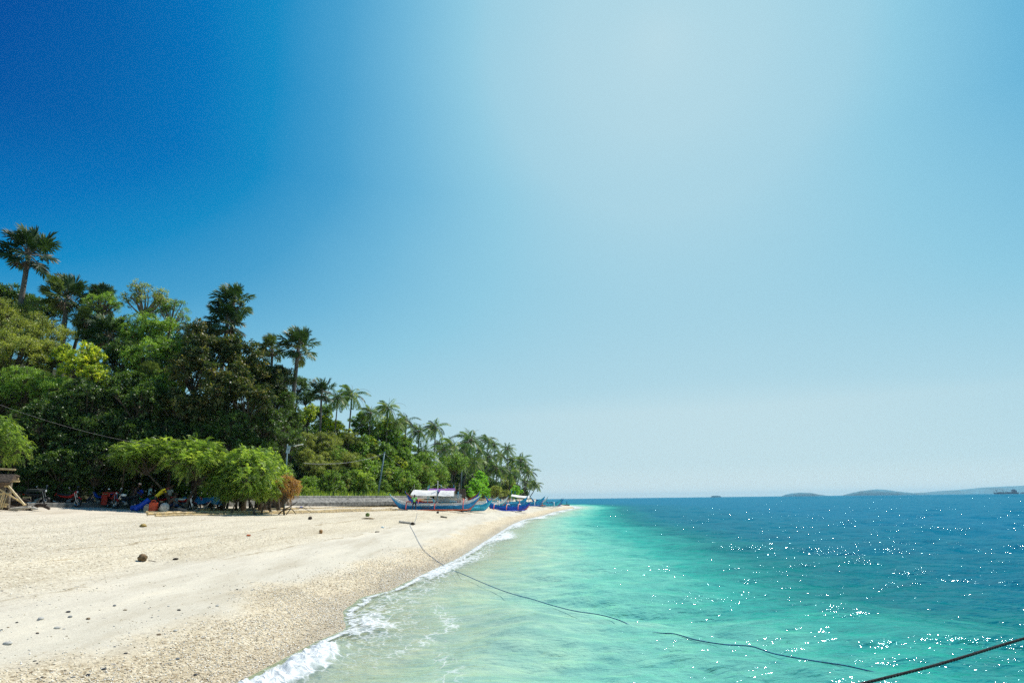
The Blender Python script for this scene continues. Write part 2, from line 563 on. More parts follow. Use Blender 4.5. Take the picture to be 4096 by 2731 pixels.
# ---- sea
def foam_amount(X, Y, sw):
    """foam strength 0..1 from distance offshore sw (metres, >0 in the water) and position along the shore"""
    f = np.zeros_like(sw)
    wob = 0.35 * np.sin(Y * 0.9) + 0.25 * np.sin(Y * 2.1 + 1.0) + 0.15 * np.sin(Y * 4.7)
    wfar = np.clip((Y - 18) / 40, 0, 1)
    # swash edge line right at the waterline
    e = np.exp(-((sw - 0.10 - 0.08 * wob) / (0.16 + 0.5 * wfar)) ** 2)
    f = np.maximum(f, e * np.interp(Y, [11, 13, 18], [.85, .70, .76]))
    # breaking wave band in the foreground
    nearband = np.clip((10.9 - Y) / 0.8, 0, 1)
    f = np.maximum(f, nearband * 0.98 * np.exp(-((sw - 0.38 - 0.10 * wob) / 0.42) ** 4))
    # second cusp of foam
    c2 = np.exp(-((Y - 12.6) / 1.7) ** 2)
    f = np.maximum(f, c2 * 0.74 * np.exp(-((sw - 0.45) / 0.6) ** 2))
    # lacy foam lines farther out
    l1 = np.exp(-((sw - 1.55 - 0.5 * np.sin(Y * 0.55 + 0.6)) / 0.34) ** 2) * np.exp(-((Y - 12.5) / 4.5) ** 2)
    f = np.maximum(f, l1 * 0.45)
    l2 = np.exp(-((sw - 2.7 - 0.5 * np.sin(Y * 0.8 + 2.1)) / 0.3) ** 2) * np.clip((13 - Y) / 3, 0, 1)
    f = np.maximum(f, l2 * 0.38)
    band = np.clip((sw - 0.1) / 0.4, 0, 1) * np.exp(-(sw / 2.0) ** 2)
    f = np.maximum(f, band * (0.50 - 0.05 * wfar) * np.exp(-((Y - 15) / 9) ** 2))
    # thin broken breakers further up the beach
    mid = np.clip((Y - 16) / 5, 0, 1)
    w3 = np.exp(-((sw - 0.5 - 0.25 * np.sin(Y * 0.5)) / (0.45 + 0.010 * Y)) ** 2)
    f = np.maximum(f, mid * w3 * (0.62 + 0.22 * np.sin(Y * 0.33 + 1.0)))
    f = f * (sw > -0.4)
    return np.clip(f, 0, 1.2)

def build_sea():
    r = [1.2]
    while r[-1] < 12000:
        q = 0.0052 if r[-1] < 120 else 0.012
        r.append(r[-1] * (1 + q))
    r = np.array(r + [40000.0])
    a = np.concatenate([np.arange(-180, -60, 2.0), np.arange(-60, 62, 0.11), np.arange(62, 180.1, 2.0)]) * math.pi / 180
    a[-1] = math.pi
    RR, AA = np.meshgrid(r, a, indexing='ij')
    X = RR * np.sin(AA)
    Y = RR * np.cos(AA)
    sw = (X - shore_x(Y)) * 0.985
    sp = RR * 0.0075
    amp_s = np.clip(sw / 5.0, 0.05, 1.0)
    amp_s = np.where(sw < 0, 0.0, amp_s)
    Z = np.zeros_like(X)
    rnd = random.Random(5)
    DX = np.zeros_like(X); DY = np.zeros_like(X)
    for i in range(70):
        lam = 0.35 * (14 / 0.35) ** (i / 69.0)
        th = R(rnd.gauss(-108, 26))       # travel direction: toward camera and shore
        kx, ky = math.cos(th), math.sin(th)
        k = 2 * math.pi / lam
        ph = rnd.uniform(0, 6.28)
        A = 0.0072 * lam ** 0.72 * (1.0 if lam > 0.8 else 0.8)
        fade = np.clip(lam / (sp * 2.5) - 1.0, 0, 1)
        mod = 1 + 0.6 * np.sin(X * (0.9 / lam) * 0.35 + ph * 3) * np.cos(Y * (0.9 / lam) * 0.3 + ph)
        arg = k * (kx * X + ky * Y) + ph
        AAmp = A * fade * amp_s * mod
        Z += AAmp * np.sin(arg)
        DX += -AAmp * kx * 0.8 * np.cos(arg)
        DY += -AAmp * ky * 0.8 * np.cos(arg)
    # the little breaking wave at the shore, foreground
    near = np.clip((11.2 - Y) / 1.0, 0, 1) * np.clip((Y - 2) / 2, 0, 1)
    lump = 1 + 0.35 * smooth_noise(X, Y, 0.22, 2.0) + 0.25 * smooth_noise(X, Y, 0.08, 5.0)
    Z += near * 0.15 * lump * np.exp(-((sw - 0.45) / 0.33) ** 2)
    # swell about to break, further out
    Z += 0.13 * np.exp(-((sw - 3.3 - 0.3 * np.sin(Y * 0.6)) / 0.8) ** 2) * np.exp(-((Y - 11.5) / 3.0) ** 2)
    Z += 0.03 * np.exp(-((sw - 0.5) / 0.5) ** 2) * (1 - near) * (1 + smooth_noise(X, Y, 0.4))
    edge = np.clip((sw + 0.30) / 0.6, 0, 1)
    Z = Z * np.clip(edge, 0, 1) + 0.012
    X2, Y2 = X + DX, Y + DY
    foam = foam_amount(X, Y, sw)
    V = np.stack([X2.ravel(), Y2.ravel(), Z.ravel()], 1)
    n, m = X.shape
    idx = np.arange(n * m).reshape(n, m)
    F = np.stack([idx[:-1, :-1], idx[:-1, 1:], idx[1:, 1:], idx[1:, :-1]], -1)
    # keep water only where the bed is not well above it
    swf = sw[:-1, :-1]
    keep = (swf > -2.2)
    F = F[keep]
    used = np.zeros(n * m, bool)
    used[F.ravel()] = True
    remap = np.cumsum(used) - 1
    F = remap[F]
    V = V[used]
    me = mesh_np('sea', V, F[:, ::-1], {'off': sw.ravel()[used], 'foam': foam.ravel()[used], 'dist': RR.ravel()[used], 'wz': Z.ravel()[used]}, smooth=True)
    m_, nt, out = nodes_of('sea_water')
    L = nt.links
    geo = N(nt, 'ShaderNodeNewGeometry')
    pos = geo.outputs['Position']
    off = N(nt, 'ShaderNodeAttribute', attribute_name='off').outputs['Fac']
    foam_ = N(nt, 'ShaderNodeAttribute', attribute_name='foam').outputs['Fac']
    # coloured by how deep the water is over sand and over the darker reef beyond
    n1 = N(nt, 'ShaderNodeTexNoise', i_Scale=0.16, i_Detail=4.0, i_Roughness=0.55)
    L.new(pos, n1.inputs['Vector'])
    n2 = N(nt, 'ShaderNodeTexNoise', i_Scale=1.1, i_Detail=5.0, i_Roughness=0.65)
    L.new(pos, n2.inputs['Vector'])
    wob = mth(nt, 'ADD', mth(nt, 'MULTIPLY', mth(nt, 'SUBTRACT', n1.outputs[0], 0.5), 5.0), mth(nt, 'MULTIPLY', mth(nt, 'SUBTRACT', n2.outputs[0], 0.5), 3.0))
    wobk = mth(nt, 'MULTIPLY', wob, mth(nt, 'DIVIDE', off, 8.0, clamp=True))
    dd = mth(nt, 'DIVIDE', mth(nt, 'ADD', off, wobk), 36.0, clamp=True)
    cr = ramp(nt, dd, SEA_RAMP)
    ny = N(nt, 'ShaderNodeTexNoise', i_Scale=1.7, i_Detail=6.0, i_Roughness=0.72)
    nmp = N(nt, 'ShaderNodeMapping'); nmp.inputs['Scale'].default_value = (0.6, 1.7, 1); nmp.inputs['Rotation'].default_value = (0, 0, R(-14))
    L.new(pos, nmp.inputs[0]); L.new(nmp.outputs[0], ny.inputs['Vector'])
    vr = ramp(nt, ny.outputs[0], [(0.3, (.66, .75, .80)), (0.5, (1, 1, 1)), (0.7, (1.34, 1.20, 1.10))])  # light and dark of ripples painted into the water colour
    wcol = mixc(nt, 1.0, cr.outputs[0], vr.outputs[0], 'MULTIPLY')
    sbm = N(nt, 'ShaderNodeMapping'); sbm.inputs['Scale'].default_value = (1.0, .55, 1); sbm.inputs['Rotation'].default_value = (0, 0, R(25))
    L.new(pos, sbm.inputs[0])
    sbd = N(nt, 'ShaderNodeTexNoise', i_Scale=1.3, i_Detail=3.0); L.new(pos, sbd.inputs['Vector'])
    sbs = N(nt, 'ShaderNodeVectorMath', operation='SCALE'); L.new(sbd.outputs['Color'], sbs.inputs[0]); sbs.inputs['Scale'].default_value = 1.6
    sba = N(nt, 'ShaderNodeVectorMath', operation='ADD'); L.new(sbm.outputs[0], sba.inputs[0]); L.new(sbs.outputs[0], sba.inputs[1])
    sbv = N(nt, 'ShaderNodeTexVoronoi', i_Scale=1.5, feature='SMOOTH_F1'); L.new(sba.outputs[0], sbv.inputs['Vector'])
    sbr = ramp(nt, sbv.outputs['Distance'], [(0.1, (.84, .93, .90)), (0.45, (1, 1, 1)), (0.7, (1.22, 1.12, 1.02))])  # seabed patches, with a lighter caustic network painted into the colour
    sbk = ramp(nt, mth(nt, 'DIVIDE', off, 12.0, clamp=True), [(0.0, .2), (0.2, .8), (0.6, .7), (1.0, .15)])
    wcol = mixc(nt, sbk.outputs[0], wcol, mixc(nt, 1.0, wcol, sbr.outputs[0], 'MULTIPLY'))
    # ripples
    mp = N(nt, 'ShaderNodeMapping')
    mp.inputs['Scale'].default_value = (0.8, 1.6, 1)
    mp.inputs['Rotation'].default_value = (0, 0, R(-14))
    L.new(pos, mp.inputs[0])
    b1 = N(nt, 'ShaderNodeTexNoise', i_Scale=2.3, i_Detail=2.5, i_Roughness=0.55)
    b2 = N(nt, 'ShaderNodeTexNoise', i_Scale=0.55, i_Detail=2.0, i_Roughness=0.55)
    b3 = N(nt, 'ShaderNodeTexNoise', i_Scale=7.5, i_Detail=1.5, i_Roughness=0.5)
    for q in (b1, b2, b3):
        L.new(mp.outputs[0], q.inputs['Vector'])
    dist = N(nt, 'ShaderNodeAttribute', attribute_name='dist').outputs['Fac']
    hh = mth(nt, 'ADD', mth(nt, 'MULTIPLY', b1.outputs[0], 0.20), mth(nt, 'MULTIPLY', b3.outputs[0], 0.055))
    farw = mth(nt, 'DIVIDE', dist, 120.0, clamp=True)
    hh = mth(nt, 'ADD', hh, mth(nt, 'MULTIPLY', mth(nt, 'MULTIPLY', b2.outputs[0], 1.1), farw))
    calm = ramp(nt, mth(nt, 'DIVIDE', off, 6.0, clamp=True), [(0.0, 0.35), (1.0, 1.0)])
    bp = N(nt, 'ShaderNodeBump', i_Distance=1.0)
    gust = N(nt, 'ShaderNodeTexNoise', i_Scale=0.35, i_Detail=2.0); L.new(mp.outputs[0], gust.inputs['Vector'])
    gr = ramp(nt, gust.outputs[0], [(0.38, 0.62), (0.62, 1.25)])
    L.new(mth(nt, 'MULTIPLY', mth(nt, 'MULTIPLY', calm.outputs[0], 0.56), gr.outputs[0]), bp.inputs['Strength'])
    L.new(hh, bp.inputs['Height'])
    dif = N(nt, 'ShaderNodeBsdfDiffuse')
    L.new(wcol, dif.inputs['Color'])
    rp_n = N(nt, 'ShaderNodeTexNoise', i_Scale=3.2, i_Detail=7.0, i_Roughness=0.66)
    L.new(mp.outputs[0], rp_n.inputs['Vector'])
    rip = mth(nt, 'SUBTRACT', 1.0, mth(nt, 'MULTIPLY', mth(nt, 'ABSOLUTE', mth(nt, 'SUBTRACT', rp_n.outputs[0], 0.5)), 2.0))
    bp2 = N(nt, 'ShaderNodeBump', i_Distance=0.06, i_Strength=1.0)
    L.new(mth(nt, 'MULTIPLY', rip, calm.outputs[0]), bp2.inputs['Height'])
    L.new(bp.outputs[0], bp2.inputs['Normal'])
    L.new(bp2.outputs[0], dif.inputs['Normal'])
    trn = N(nt, 'ShaderNodeBsdfTransparent')
    trn.inputs[0].default_value = (.84, .95, .88, 1)
    opq = ramp(nt, mth(nt, 'DIVIDE', off, 9.0, clamp=True), [(0.0, 0.0), (0.06, 0.22), (0.25, 0.55), (0.5, 0.85), (0.9, 1.0)])
    body = N(nt, 'ShaderNodeMixShader')
    L.new(opq.outputs[0], body.inputs[0]); L.new(trn.outputs[0], body.inputs[1]); L.new(dif.outputs[0], body.inputs[2])
    gl = N(nt, 'ShaderNodeBsdfGlossy', i_Roughness=0.03)
    gl.inputs['Color'].default_value = (.50, .80, .88, 1)
    L.new(bp.outputs[0], gl.inputs['Normal'])
    fr = N(nt, 'ShaderNodeFresnel', i_IOR=1.333)
    L.new(bp.outputs[0], fr.inputs['Normal'])
    frk = mth(nt, 'MINIMUM', mth(nt, 'MULTIPLY', fr.outputs[0], 0.65), 0.21)
    s1 = N(nt, 'ShaderNodeMixShader')
    L.new(frk, s1.inputs[0]); L.new(body.outputs[0], s1.inputs[1]); L.new(gl.outputs[0], s1.inputs[2])
    # foam
    fm = N(nt, 'ShaderNodeMapping')
    fm.inputs['Scale'].default_value = (1.5, 0.8, 1)
    L.new(pos, fm.inputs[0])
    f0 = N(nt, 'ShaderNodeTexNoise', i_Scale=2.5, i_Detail=3.0)
    L.new(pos, f0.inputs['Vector'])
    dv = N(nt, 'ShaderNodeVectorMath', operation='SCALE'); L.new(f0.outputs['Color'], dv.inputs[0]); dv.inputs['Scale'].default_value = 0.9
    av = N(nt, 'ShaderNodeVectorMath', operation='ADD'); L.new(fm.outputs[0], av.inputs[0]); L.new(dv.outputs[0], av.inputs[1])
    fv = N(nt, 'ShaderNodeTexVoronoi', i_Scale=2.6, feature='DISTANCE_TO_EDGE')
    L.new(av.outputs[0], fv.inputs['Vector'])
    fn = N(nt, 'ShaderNodeTexNoise', i_Scale=7.0, i_Detail=7.0, i_Roughness=0.75)
    L.new(av.outputs[0], fn.inputs['Vector'])
    lace = ramp(nt, fv.outputs['Distance'], [(0.0, 1.0), (0.10, 0.45), (0.3, 0.0)])
    tex = mth(nt, 'ADD', mth(nt, 'MULTIPLY', lace.outputs[0], 0.45), mth(nt, 'MULTIPLY', fn.outputs[0], 0.55))
    fsum = mth(nt, 'ADD', foam_, mth(nt, 'MULTIPLY', mth(nt, 'SUBTRACT', tex, 0.42), 1.0))
    gate = mth(nt, 'MULTIPLY', foam_, 8.0, clamp=True)
    fmask = ramp(nt, mth(nt, 'MULTIPLY', fsum, gate), [(0.46, 0.0), (0.86, 0.90)])
    fd = N(nt, 'ShaderNodeBsdfDiffuse')
    fcol = ramp(nt, fn.outputs[0], [(0.3, (.62, .66, .66)), (0.6, (.84, .86, .85))])
    L.new(fcol.outputs[0], fd.inputs['Color'])
    fb = N(nt, 'ShaderNodeBump', i_Strength=0.8, i_Distance=0.06)
    L.new(tex, fb.inputs['Height']); L.new(fb.outputs[0], fd.inputs['Normal'])
    s2 = N(nt, 'ShaderNodeMixShader')
    L.new(fmask.outputs[0], s2.inputs[0]); L.new(s1.outputs[0], s2.inputs[1]); L.new(fd.outputs[0], s2.inputs[2])
    L.new(s2.outputs[0], out.inputs[0])
    o = link('sea', me, m_)
    o['kind'] = 'structure'

SEA_RAMP = [(0.0, (.68, .70, .53)), (0.04, (.62, .72, .52)), (0.09, (.46, .70, .51)), (0.16, (.20, .59, .44)), (0.24, (.035, .37, .29)),
            (0.33, (.004, .175, .17)), (0.46, (.001, .135, .195)), (1.0, (.001, .14, .24))]
build_sea()

# ---- distant islands
def island(name, px0, px1, topy, dist, prof, mat):
    a = at(px0, 1990, dist); b = at(px1, 1990, dist)
    n = 60
    rows = []
    hz = 1995.0 - 0.0118 * ((px0 + px1) / 2 - 2048)
    H = (hz - topy) / FPX * dist * 1.05
    mb = MB()
    grid = []
    depth = abs(b.x - a.x) * 0.35
    for j in range(14):
        v = j / 13
        row = []
        for i in range(n + 1):
            u = i / n
            h = np.interp(u, [p[0] for p in prof], [p[1] for p in prof])
            k = math.sin(math.pi * v) ** 0.6
            nn = 1 + 0.10 * mnoise.noise(Vector((u * 9, v * 5, dist * .01))) + 0.05 * mnoise.noise(Vector((u * 40, v * 9, 3)))
            row.append((a.x + (b.x - a.x) * u, dist + depth * (v - .5) * (0.3 + 0.7 * math.sin(math.pi * min(1, max(0, u)))), -1 + H * h * k * nn))
        grid.append(row)
    mb.sheet(grid)
    o = mb.build(name, mat, smooth=True)
    o['kind'] = 'structure'
    return o
isl = simple('island_haze_blue', (.02, .16, .22), 0.9, var=0.3, scale=0.004)  # blue of distance haze partly painted into the forest colour
island('island', 2842, 2888, 1979, 5200, [(0, .0), (.12, .75), (.3, .95), (.6, 1), (.85, .8), (1, 0)], isl)
island('island', 3130, 3320, 1968, 6000, [(0, .1), (.06, .45), (.2, .8), (.4, 1), (.62, .85), (.8, .35), (1, .0)], isl)
island('island', 3378, 3660, 1956, 5600, [(0, .1), (.1, .4), (.25, .75), (.48, 1), (.6, .9), (.8, .55), (1, .3)], isl)
island('island', 3560, 4700, 1942, 6800, [(0, 0), (.05, .2), (.15, .3), (.22, .5), (.35, .8), (.45, .95), (.6, 1), (.8, 1.1), (1, .8)], isl)

# ---- beach road with its low concrete kerb, then the seawall farther along
conc = simple('old_concrete', (.24, .23, .205), 0.85, var=0.35, scale=3.0, bump=0.4)
def concrete_stained():
    m, nt, out = nodes_of('stained_concrete')
    b = N(nt, 'ShaderNodeBsdfPrincipled', i_Roughness=0.88)
    geo = N(nt, 'ShaderNodeNewGeometry')
    mp = N(nt, 'ShaderNodeMapping'); mp.inputs['Scale'].default_value = (1.2, 1.2, 0.25)
    nt.links.new(geo.outputs['Position'], mp.inputs[0])
    n1 = N(nt, 'ShaderNodeTexNoise', i_Scale=2.2, i_Detail=8.0, i_Roughness=0.7)
    nt.links.new(mp.outputs[0], n1.inputs['Vector'])
    rp = ramp(nt, n1.outputs[0], [(0.32, (.10, .095, .08)), (0.46, (.26, .245, .205)), (0.6, (.44, .41, .35))])
    nt.links.new(rp.outputs[0], b.inputs['Base Color'])
    bp = N(nt, 'ShaderNodeBump', i_Strength=0.4, i_Distance=0.03)
    nt.links.new(n1.outputs[0], bp.inputs['Height']); nt.links.new(bp.outputs[0], b.inputs['Normal'])
    nt.links.new(b.outputs[0], out.inputs[0])
    return m
stained = concrete_stained()
def strip(name, pts, w, zt, h, mat, label=None, cat=None, structure=False):
    """pts ground polyline; strip of width w to the landward (-x) side"""
    mb = MB()
    n = len(pts)
    g = []
    for i, p in enumerate(pts):
        q = pts[min(i + 1, n - 1)]; o_ = pts[max(i - 1, 0)]
        d = Vector((q[0] - o_[0], q[1] - o_[1], 0)).normalized()
        nrm = Vector((-d.y, d.x, 0))
        a = Vector((p[0], p[1], 0)); b = a + nrm * w
        top = zt(p)
        g.append([(a.x, a.y, top - h), (a.x + nrm.x * .02, a.y + nrm.y * .02, top - .03), (a.x + nrm.x * .05, a.y + nrm.y * .05, top), (b.x, b.y, top), (b.x, b.y, top - h)])
    mb.sheet(g)
    base = 0
    mb.f.append(tuple(range(4, -1, -1)))
    mb.f.append(tuple(range((n - 1) * 5, n * 5)))
    o = mb.build(name, mat)
    if structure:
        o['kind'] = 'structure'
    else:
        tag(o, label, cat)
    return o
road_pts = [(gat(px, d).x, d) for px, d in ((-500, 29), (-200, 31), (0, 33), (120, 35), (300, 37.5), (440, 40), (600, 43), (750, 46), (900, 50), (1050, 55), (1150, 59))]
road_pts = [tuple(v)[:2] for v in arc([(a, b, 0) for a, b in road_pts], 4)]
strip('road', road_pts, 2.6, lambda p: max(2.52, T(p[0], p[1]) + .10), 0.9, conc, structure=True)
wall_pts = [tuple(gat(px, d))[:2] for px, d in ((1130, 60), (1250, 64), (1350, 67.5), (1450, 71), (1550, 75), (1650, 80), (1720, 85))]
strip('seawall', wall_pts, 0.35, lambda p: 3.02, 1.5, stained, 'weathered stained concrete seawall at the back of the beach', 'wall')
g = []
for p, q in zip(wall_pts, wall_pts[1:]):
    pass
mb = MB()
sl = []
for i, p in enumerate(wall_pts):
    sl.append([(p[0] - .01, p[1] - .01, 2.80), (p[0] + .32, p[1] - .12, 2.74), (p[0] + .85, p[1] - .35, 2.30), (p[0] + .85, p[1] - .35, 1.9)])
mb.sheet(sl)
mb.f.append((0, 1, 2, 3)); e = (len(wall_pts) - 1) * 4; mb.f.append((e + 3, e + 2, e + 1, e))
mb.build('seawall_footing', conc, bpy.data.objects['seawall'])
# ================================================================ VEGETATION
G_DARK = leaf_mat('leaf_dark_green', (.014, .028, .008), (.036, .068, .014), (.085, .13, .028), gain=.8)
G_MID = leaf_mat('leaf_mid_green', (.026, .048, .009), (.068, .118, .018), (.155, .22, .035))
G_OLIVE = leaf_mat('leaf_olive', (.04, .05, .012), (.11, .13, .028), (.22, .225, .055))
G_YEL = leaf_mat('leaf_yellow_green', (.04, .065, .01), (.15, .20, .018), (.38, .36, .03))
G_BRONZE = leaf_mat('leaf_bronze', (.018, .030, .010), (.045, .066, .020), (.13, .11, .04), rough=0.42, spec=0.3, gain=.75)
G_FEATHER = leaf_mat('leaf_feathery', (.04, .07, .018), (.12, .18, .04), (.26, .30, .075), trans=0.45, gain=.85)
G_BRIGHT = leaf_mat('leaf_bright', (.04, .10, .012), (.11, .24, .02), (.23, .38, .035), trans=0.4, gain=.8)
G_DRY = leaf_mat('leaf_dry', (.12, .05, .02), (.28, .14, .05), (.42, .27, .10), gain=.6)
G_PALM = leaf_mat('palm_fan_leaf', (.012, .028, .013), (.034, .064, .022), (.12, .14, .05), trans=0.25, rough=.45, spec=.25, gain=.7)
G_COCO = leaf_mat('coconut_leaf', (.022, .040, .014), (.07, .125, .03), (.24, .27, .09), trans=0.35, rough=.45, spec=.25, gain=.75)
BARK = simple('bark', (.11, .085, .06), 0.9, var=0.4, scale=5, bump=0.8)
BARK_PALE = simple('pale_bark', (.26, .20, .14), 0.9, var=0.35, scale=5, bump=0.6)
BARK_PALM = simple('palm_bark', (.16, .135, .11), 0.9, var=0.35, scale=9, bump=0.9)
DEADLEAF = simple('dead_palm_leaf', (.30, .22, .15), 0.9, var=0.4, scale=4)

def nrm(a):
    return a / np.maximum(np.linalg.norm(a, axis=-1, keepdims=True), 1e-9)

def leaf_quads(P, D, Nn, Ln, Wd, tint, fold=0.15):
    """rhombus leaves: base P, direction D, normal Nn, length, width"""
    D = nrm(D)
    S = nrm(np.cross(D, Nn))
    U = np.cross(S, D)
    Ln = np.asarray(Ln)[:, None]; Wd = np.asarray(Wd)[:, None]
    v0 = P
    v1 = P + D * Ln * .45 + S * Wd * .5 + U * Wd * fold
    v2 = P + D * Ln
    v3 = P + D * Ln * .45 - S * Wd * .5 + U * Wd * fold
    V = np.stack([v0, v1, v2, v3], 1).reshape(-1, 3)
    n = len(P)
    F = np.arange(4 * n).reshape(n, 4)
    return V, F, np.repeat(tint, 4)

def rdir(rng, n, up=0.0):
    a = rng.normal(size=(n, 3))
    a[:, 2] += up
    return nrm(a)

def crown_mesh(name, seed, Rr=(3, 3, 2.4), lobes=18, twigs=26, leaves=26, leaf=(.24, .12), lob=(.27, .48), droop=.5, spread=.13, up=.35, shell=.72, flat=1.0, tint0=.5):
    rng = np.random.default_rng(seed)
    Rr = np.array(Rr, float)
    Lc = rdir(rng, lobes, up) * (rng.uniform(.45, .98, (lobes, 1))) * Rr
    Lr = rng.uniform(lob[0], lob[1], lobes) * Rr.mean()
    li = np.repeat(np.arange(lobes), twigs)
    n = len(li)
    d = rdir(rng, n, .45)
    tw = Lc[li] + d * (Lr[li] * (1 - (1 - shell) * rng.random(n) ** 1.5))[:, None] * np.array([1, 1, .78 * flat])
    tw_t = np.clip(tint0 + rng.normal(0, .30, n) + .10 * d[:, 2] * 0, 0, 1)
    ti = np.repeat(np.arange(n), leaves)
    m = len(ti)
    P = tw[ti] + rng.normal(0, spread, (m, 3)) * np.array([1, 1, .8])
    D = d[ti] * .6 + rng.normal(0, .7, (m, 3))
    D[:, 2] -= droop * .5
    Nn = rng.normal(0, .62, (m, 3)); Nn[:, 2] += .75; Nn += d[ti] * .5
    Ln = leaf[0] * rng.uniform(.65, 1.35, m); Wd = leaf[1] * rng.uniform(.7, 1.3, m)
    t = np.clip(tw_t[ti] + rng.normal(0, .12, m), 0, 1)
    V, F, T_ = leaf_quads(P, D, Nn, Ln, Wd, t)
    me = mesh_np(name, V, F, T_)
    # limbs
    mb = MB()
    root = Vector((0, 0, -Rr[2] * .95))
    r = random.Random(seed)
    for k in range(lobes):
        c = Vector(Lc[k])
        mid = root.lerp(c, .5) + Vector((r.uniform(-.3, .3), r.uniform(-.3, .3), r.uniform(-.1, .3)))
        mb.tube(arc([root, mid, c], 3), [.11, .10, .085, .07, .06, .045, .03][:7], n=5, caps=False)
        for q in range(4):
            e = c + Vector(rdir(rng, 1, .3)[0]) * float(Lr[k]) * .85
            mb.tube([c.lerp(mid, .15 * q), c.lerp(e, .5) + Vector((0, 0, .1)), e], [.035, .025, .012], n=4, caps=False)
    lm = mb.mesh(name + '_limbs')
    return me, lm, float(Rr[0]), float(Rr[2])

def feather_mesh(name, seed, Rr=(3.6, 3.0, 1.7), sprays=620, umbrella=True, L0=.55):
    """fine pinnate foliage in drooping flat sprays"""
    rng = np.random.default_rng(seed)
    Rr = np.array(Rr, float)
    nl = 20
    Lc = rdir(rng, nl, .3) * rng.uniform(.35, .75, (nl, 1)) * Rr
    li = rng.integers(0, nl, sprays)
    d = rdir(rng, sprays, .35)
    P0 = Lc[li] + d * rng.uniform(.55, 1.0, (sprays, 1)) * Rr * .42
    tint = np.clip(.5 + rng.normal(0, .25, sprays), 0, 1)
    Vs, Fs, Ts = [], [], []
    # each spray: 5 stems, each with leaflets on both sides
    stems = 6
    k = 13
    si = np.repeat(np.arange(sprays), stems)
    D = d[si] * .8 + rng.normal(0, .5, (len(si), 3)); D[:, 2] *= .45; D = nrm(D)
    L = L0 * rng.uniform(.6, 1.3, len(si))
    base = P0[si] + rng.normal(0, .12, (len(si), 3))
    S = nrm(np.cross(D, np.array([0, 0, 1.0]) + rng.normal(0, .25, (len(si), 3))))
    for j in range(k):
        u = (j + .5) / k
        pos = base + D * (L * u)[:, None] + np.array([0, 0, -1.0]) * (L * u * u * .38)[:, None]
        for sg in (-1, 1):
            dd = S * sg + D * .35 + rng.normal(0, .12, S.shape)
            nn = np.cross(D, S) + rng.normal(0, .2, S.shape)
            ll = L * .26 * (1 - .5 * u) * rng.uniform(.8, 1.2, len(si))
            V, F, T_ = leaf_quads(pos, dd, nn, ll, ll * .26 + .012, np.clip(tint[si] + rng.normal(0, .1, len(si)), 0, 1), 0)
            F = F + sum(len(v) for v in Vs)
            Vs.append(V); Fs.append(F); Ts.append(T_)
    me = mesh_np(name, np.concatenate(Vs), np.concatenate(Fs), np.concatenate(Ts))
    mb = MB()
    root = Vector((0, 0, -Rr[2] * 1.0))
    r = random.Random(seed)
    for kk in range(nl):
        c = Vector(Lc[kk])
        mid = root.lerp(c, .5) + Vector((r.uniform(-.3, .3), r.uniform(-.3, .3), r.uniform(-.3, .2)))
        mb.tube(arc([root, mid, c], 3), [.085, .075, .065, .055, .045, .035, .02], n=5, caps=False)
        for q in range(5):
            e = c + Vector(rdir(rng, 1, .3)[0] * Rr * .4)
            mb.tube([c.lerp(mid, .15 * q), c.lerp(e, .5), e], [.025, .018, .008], n=4, caps=False)
    return me, mb.mesh(name + '_limbs'), float(Rr[0]), float(Rr[2])

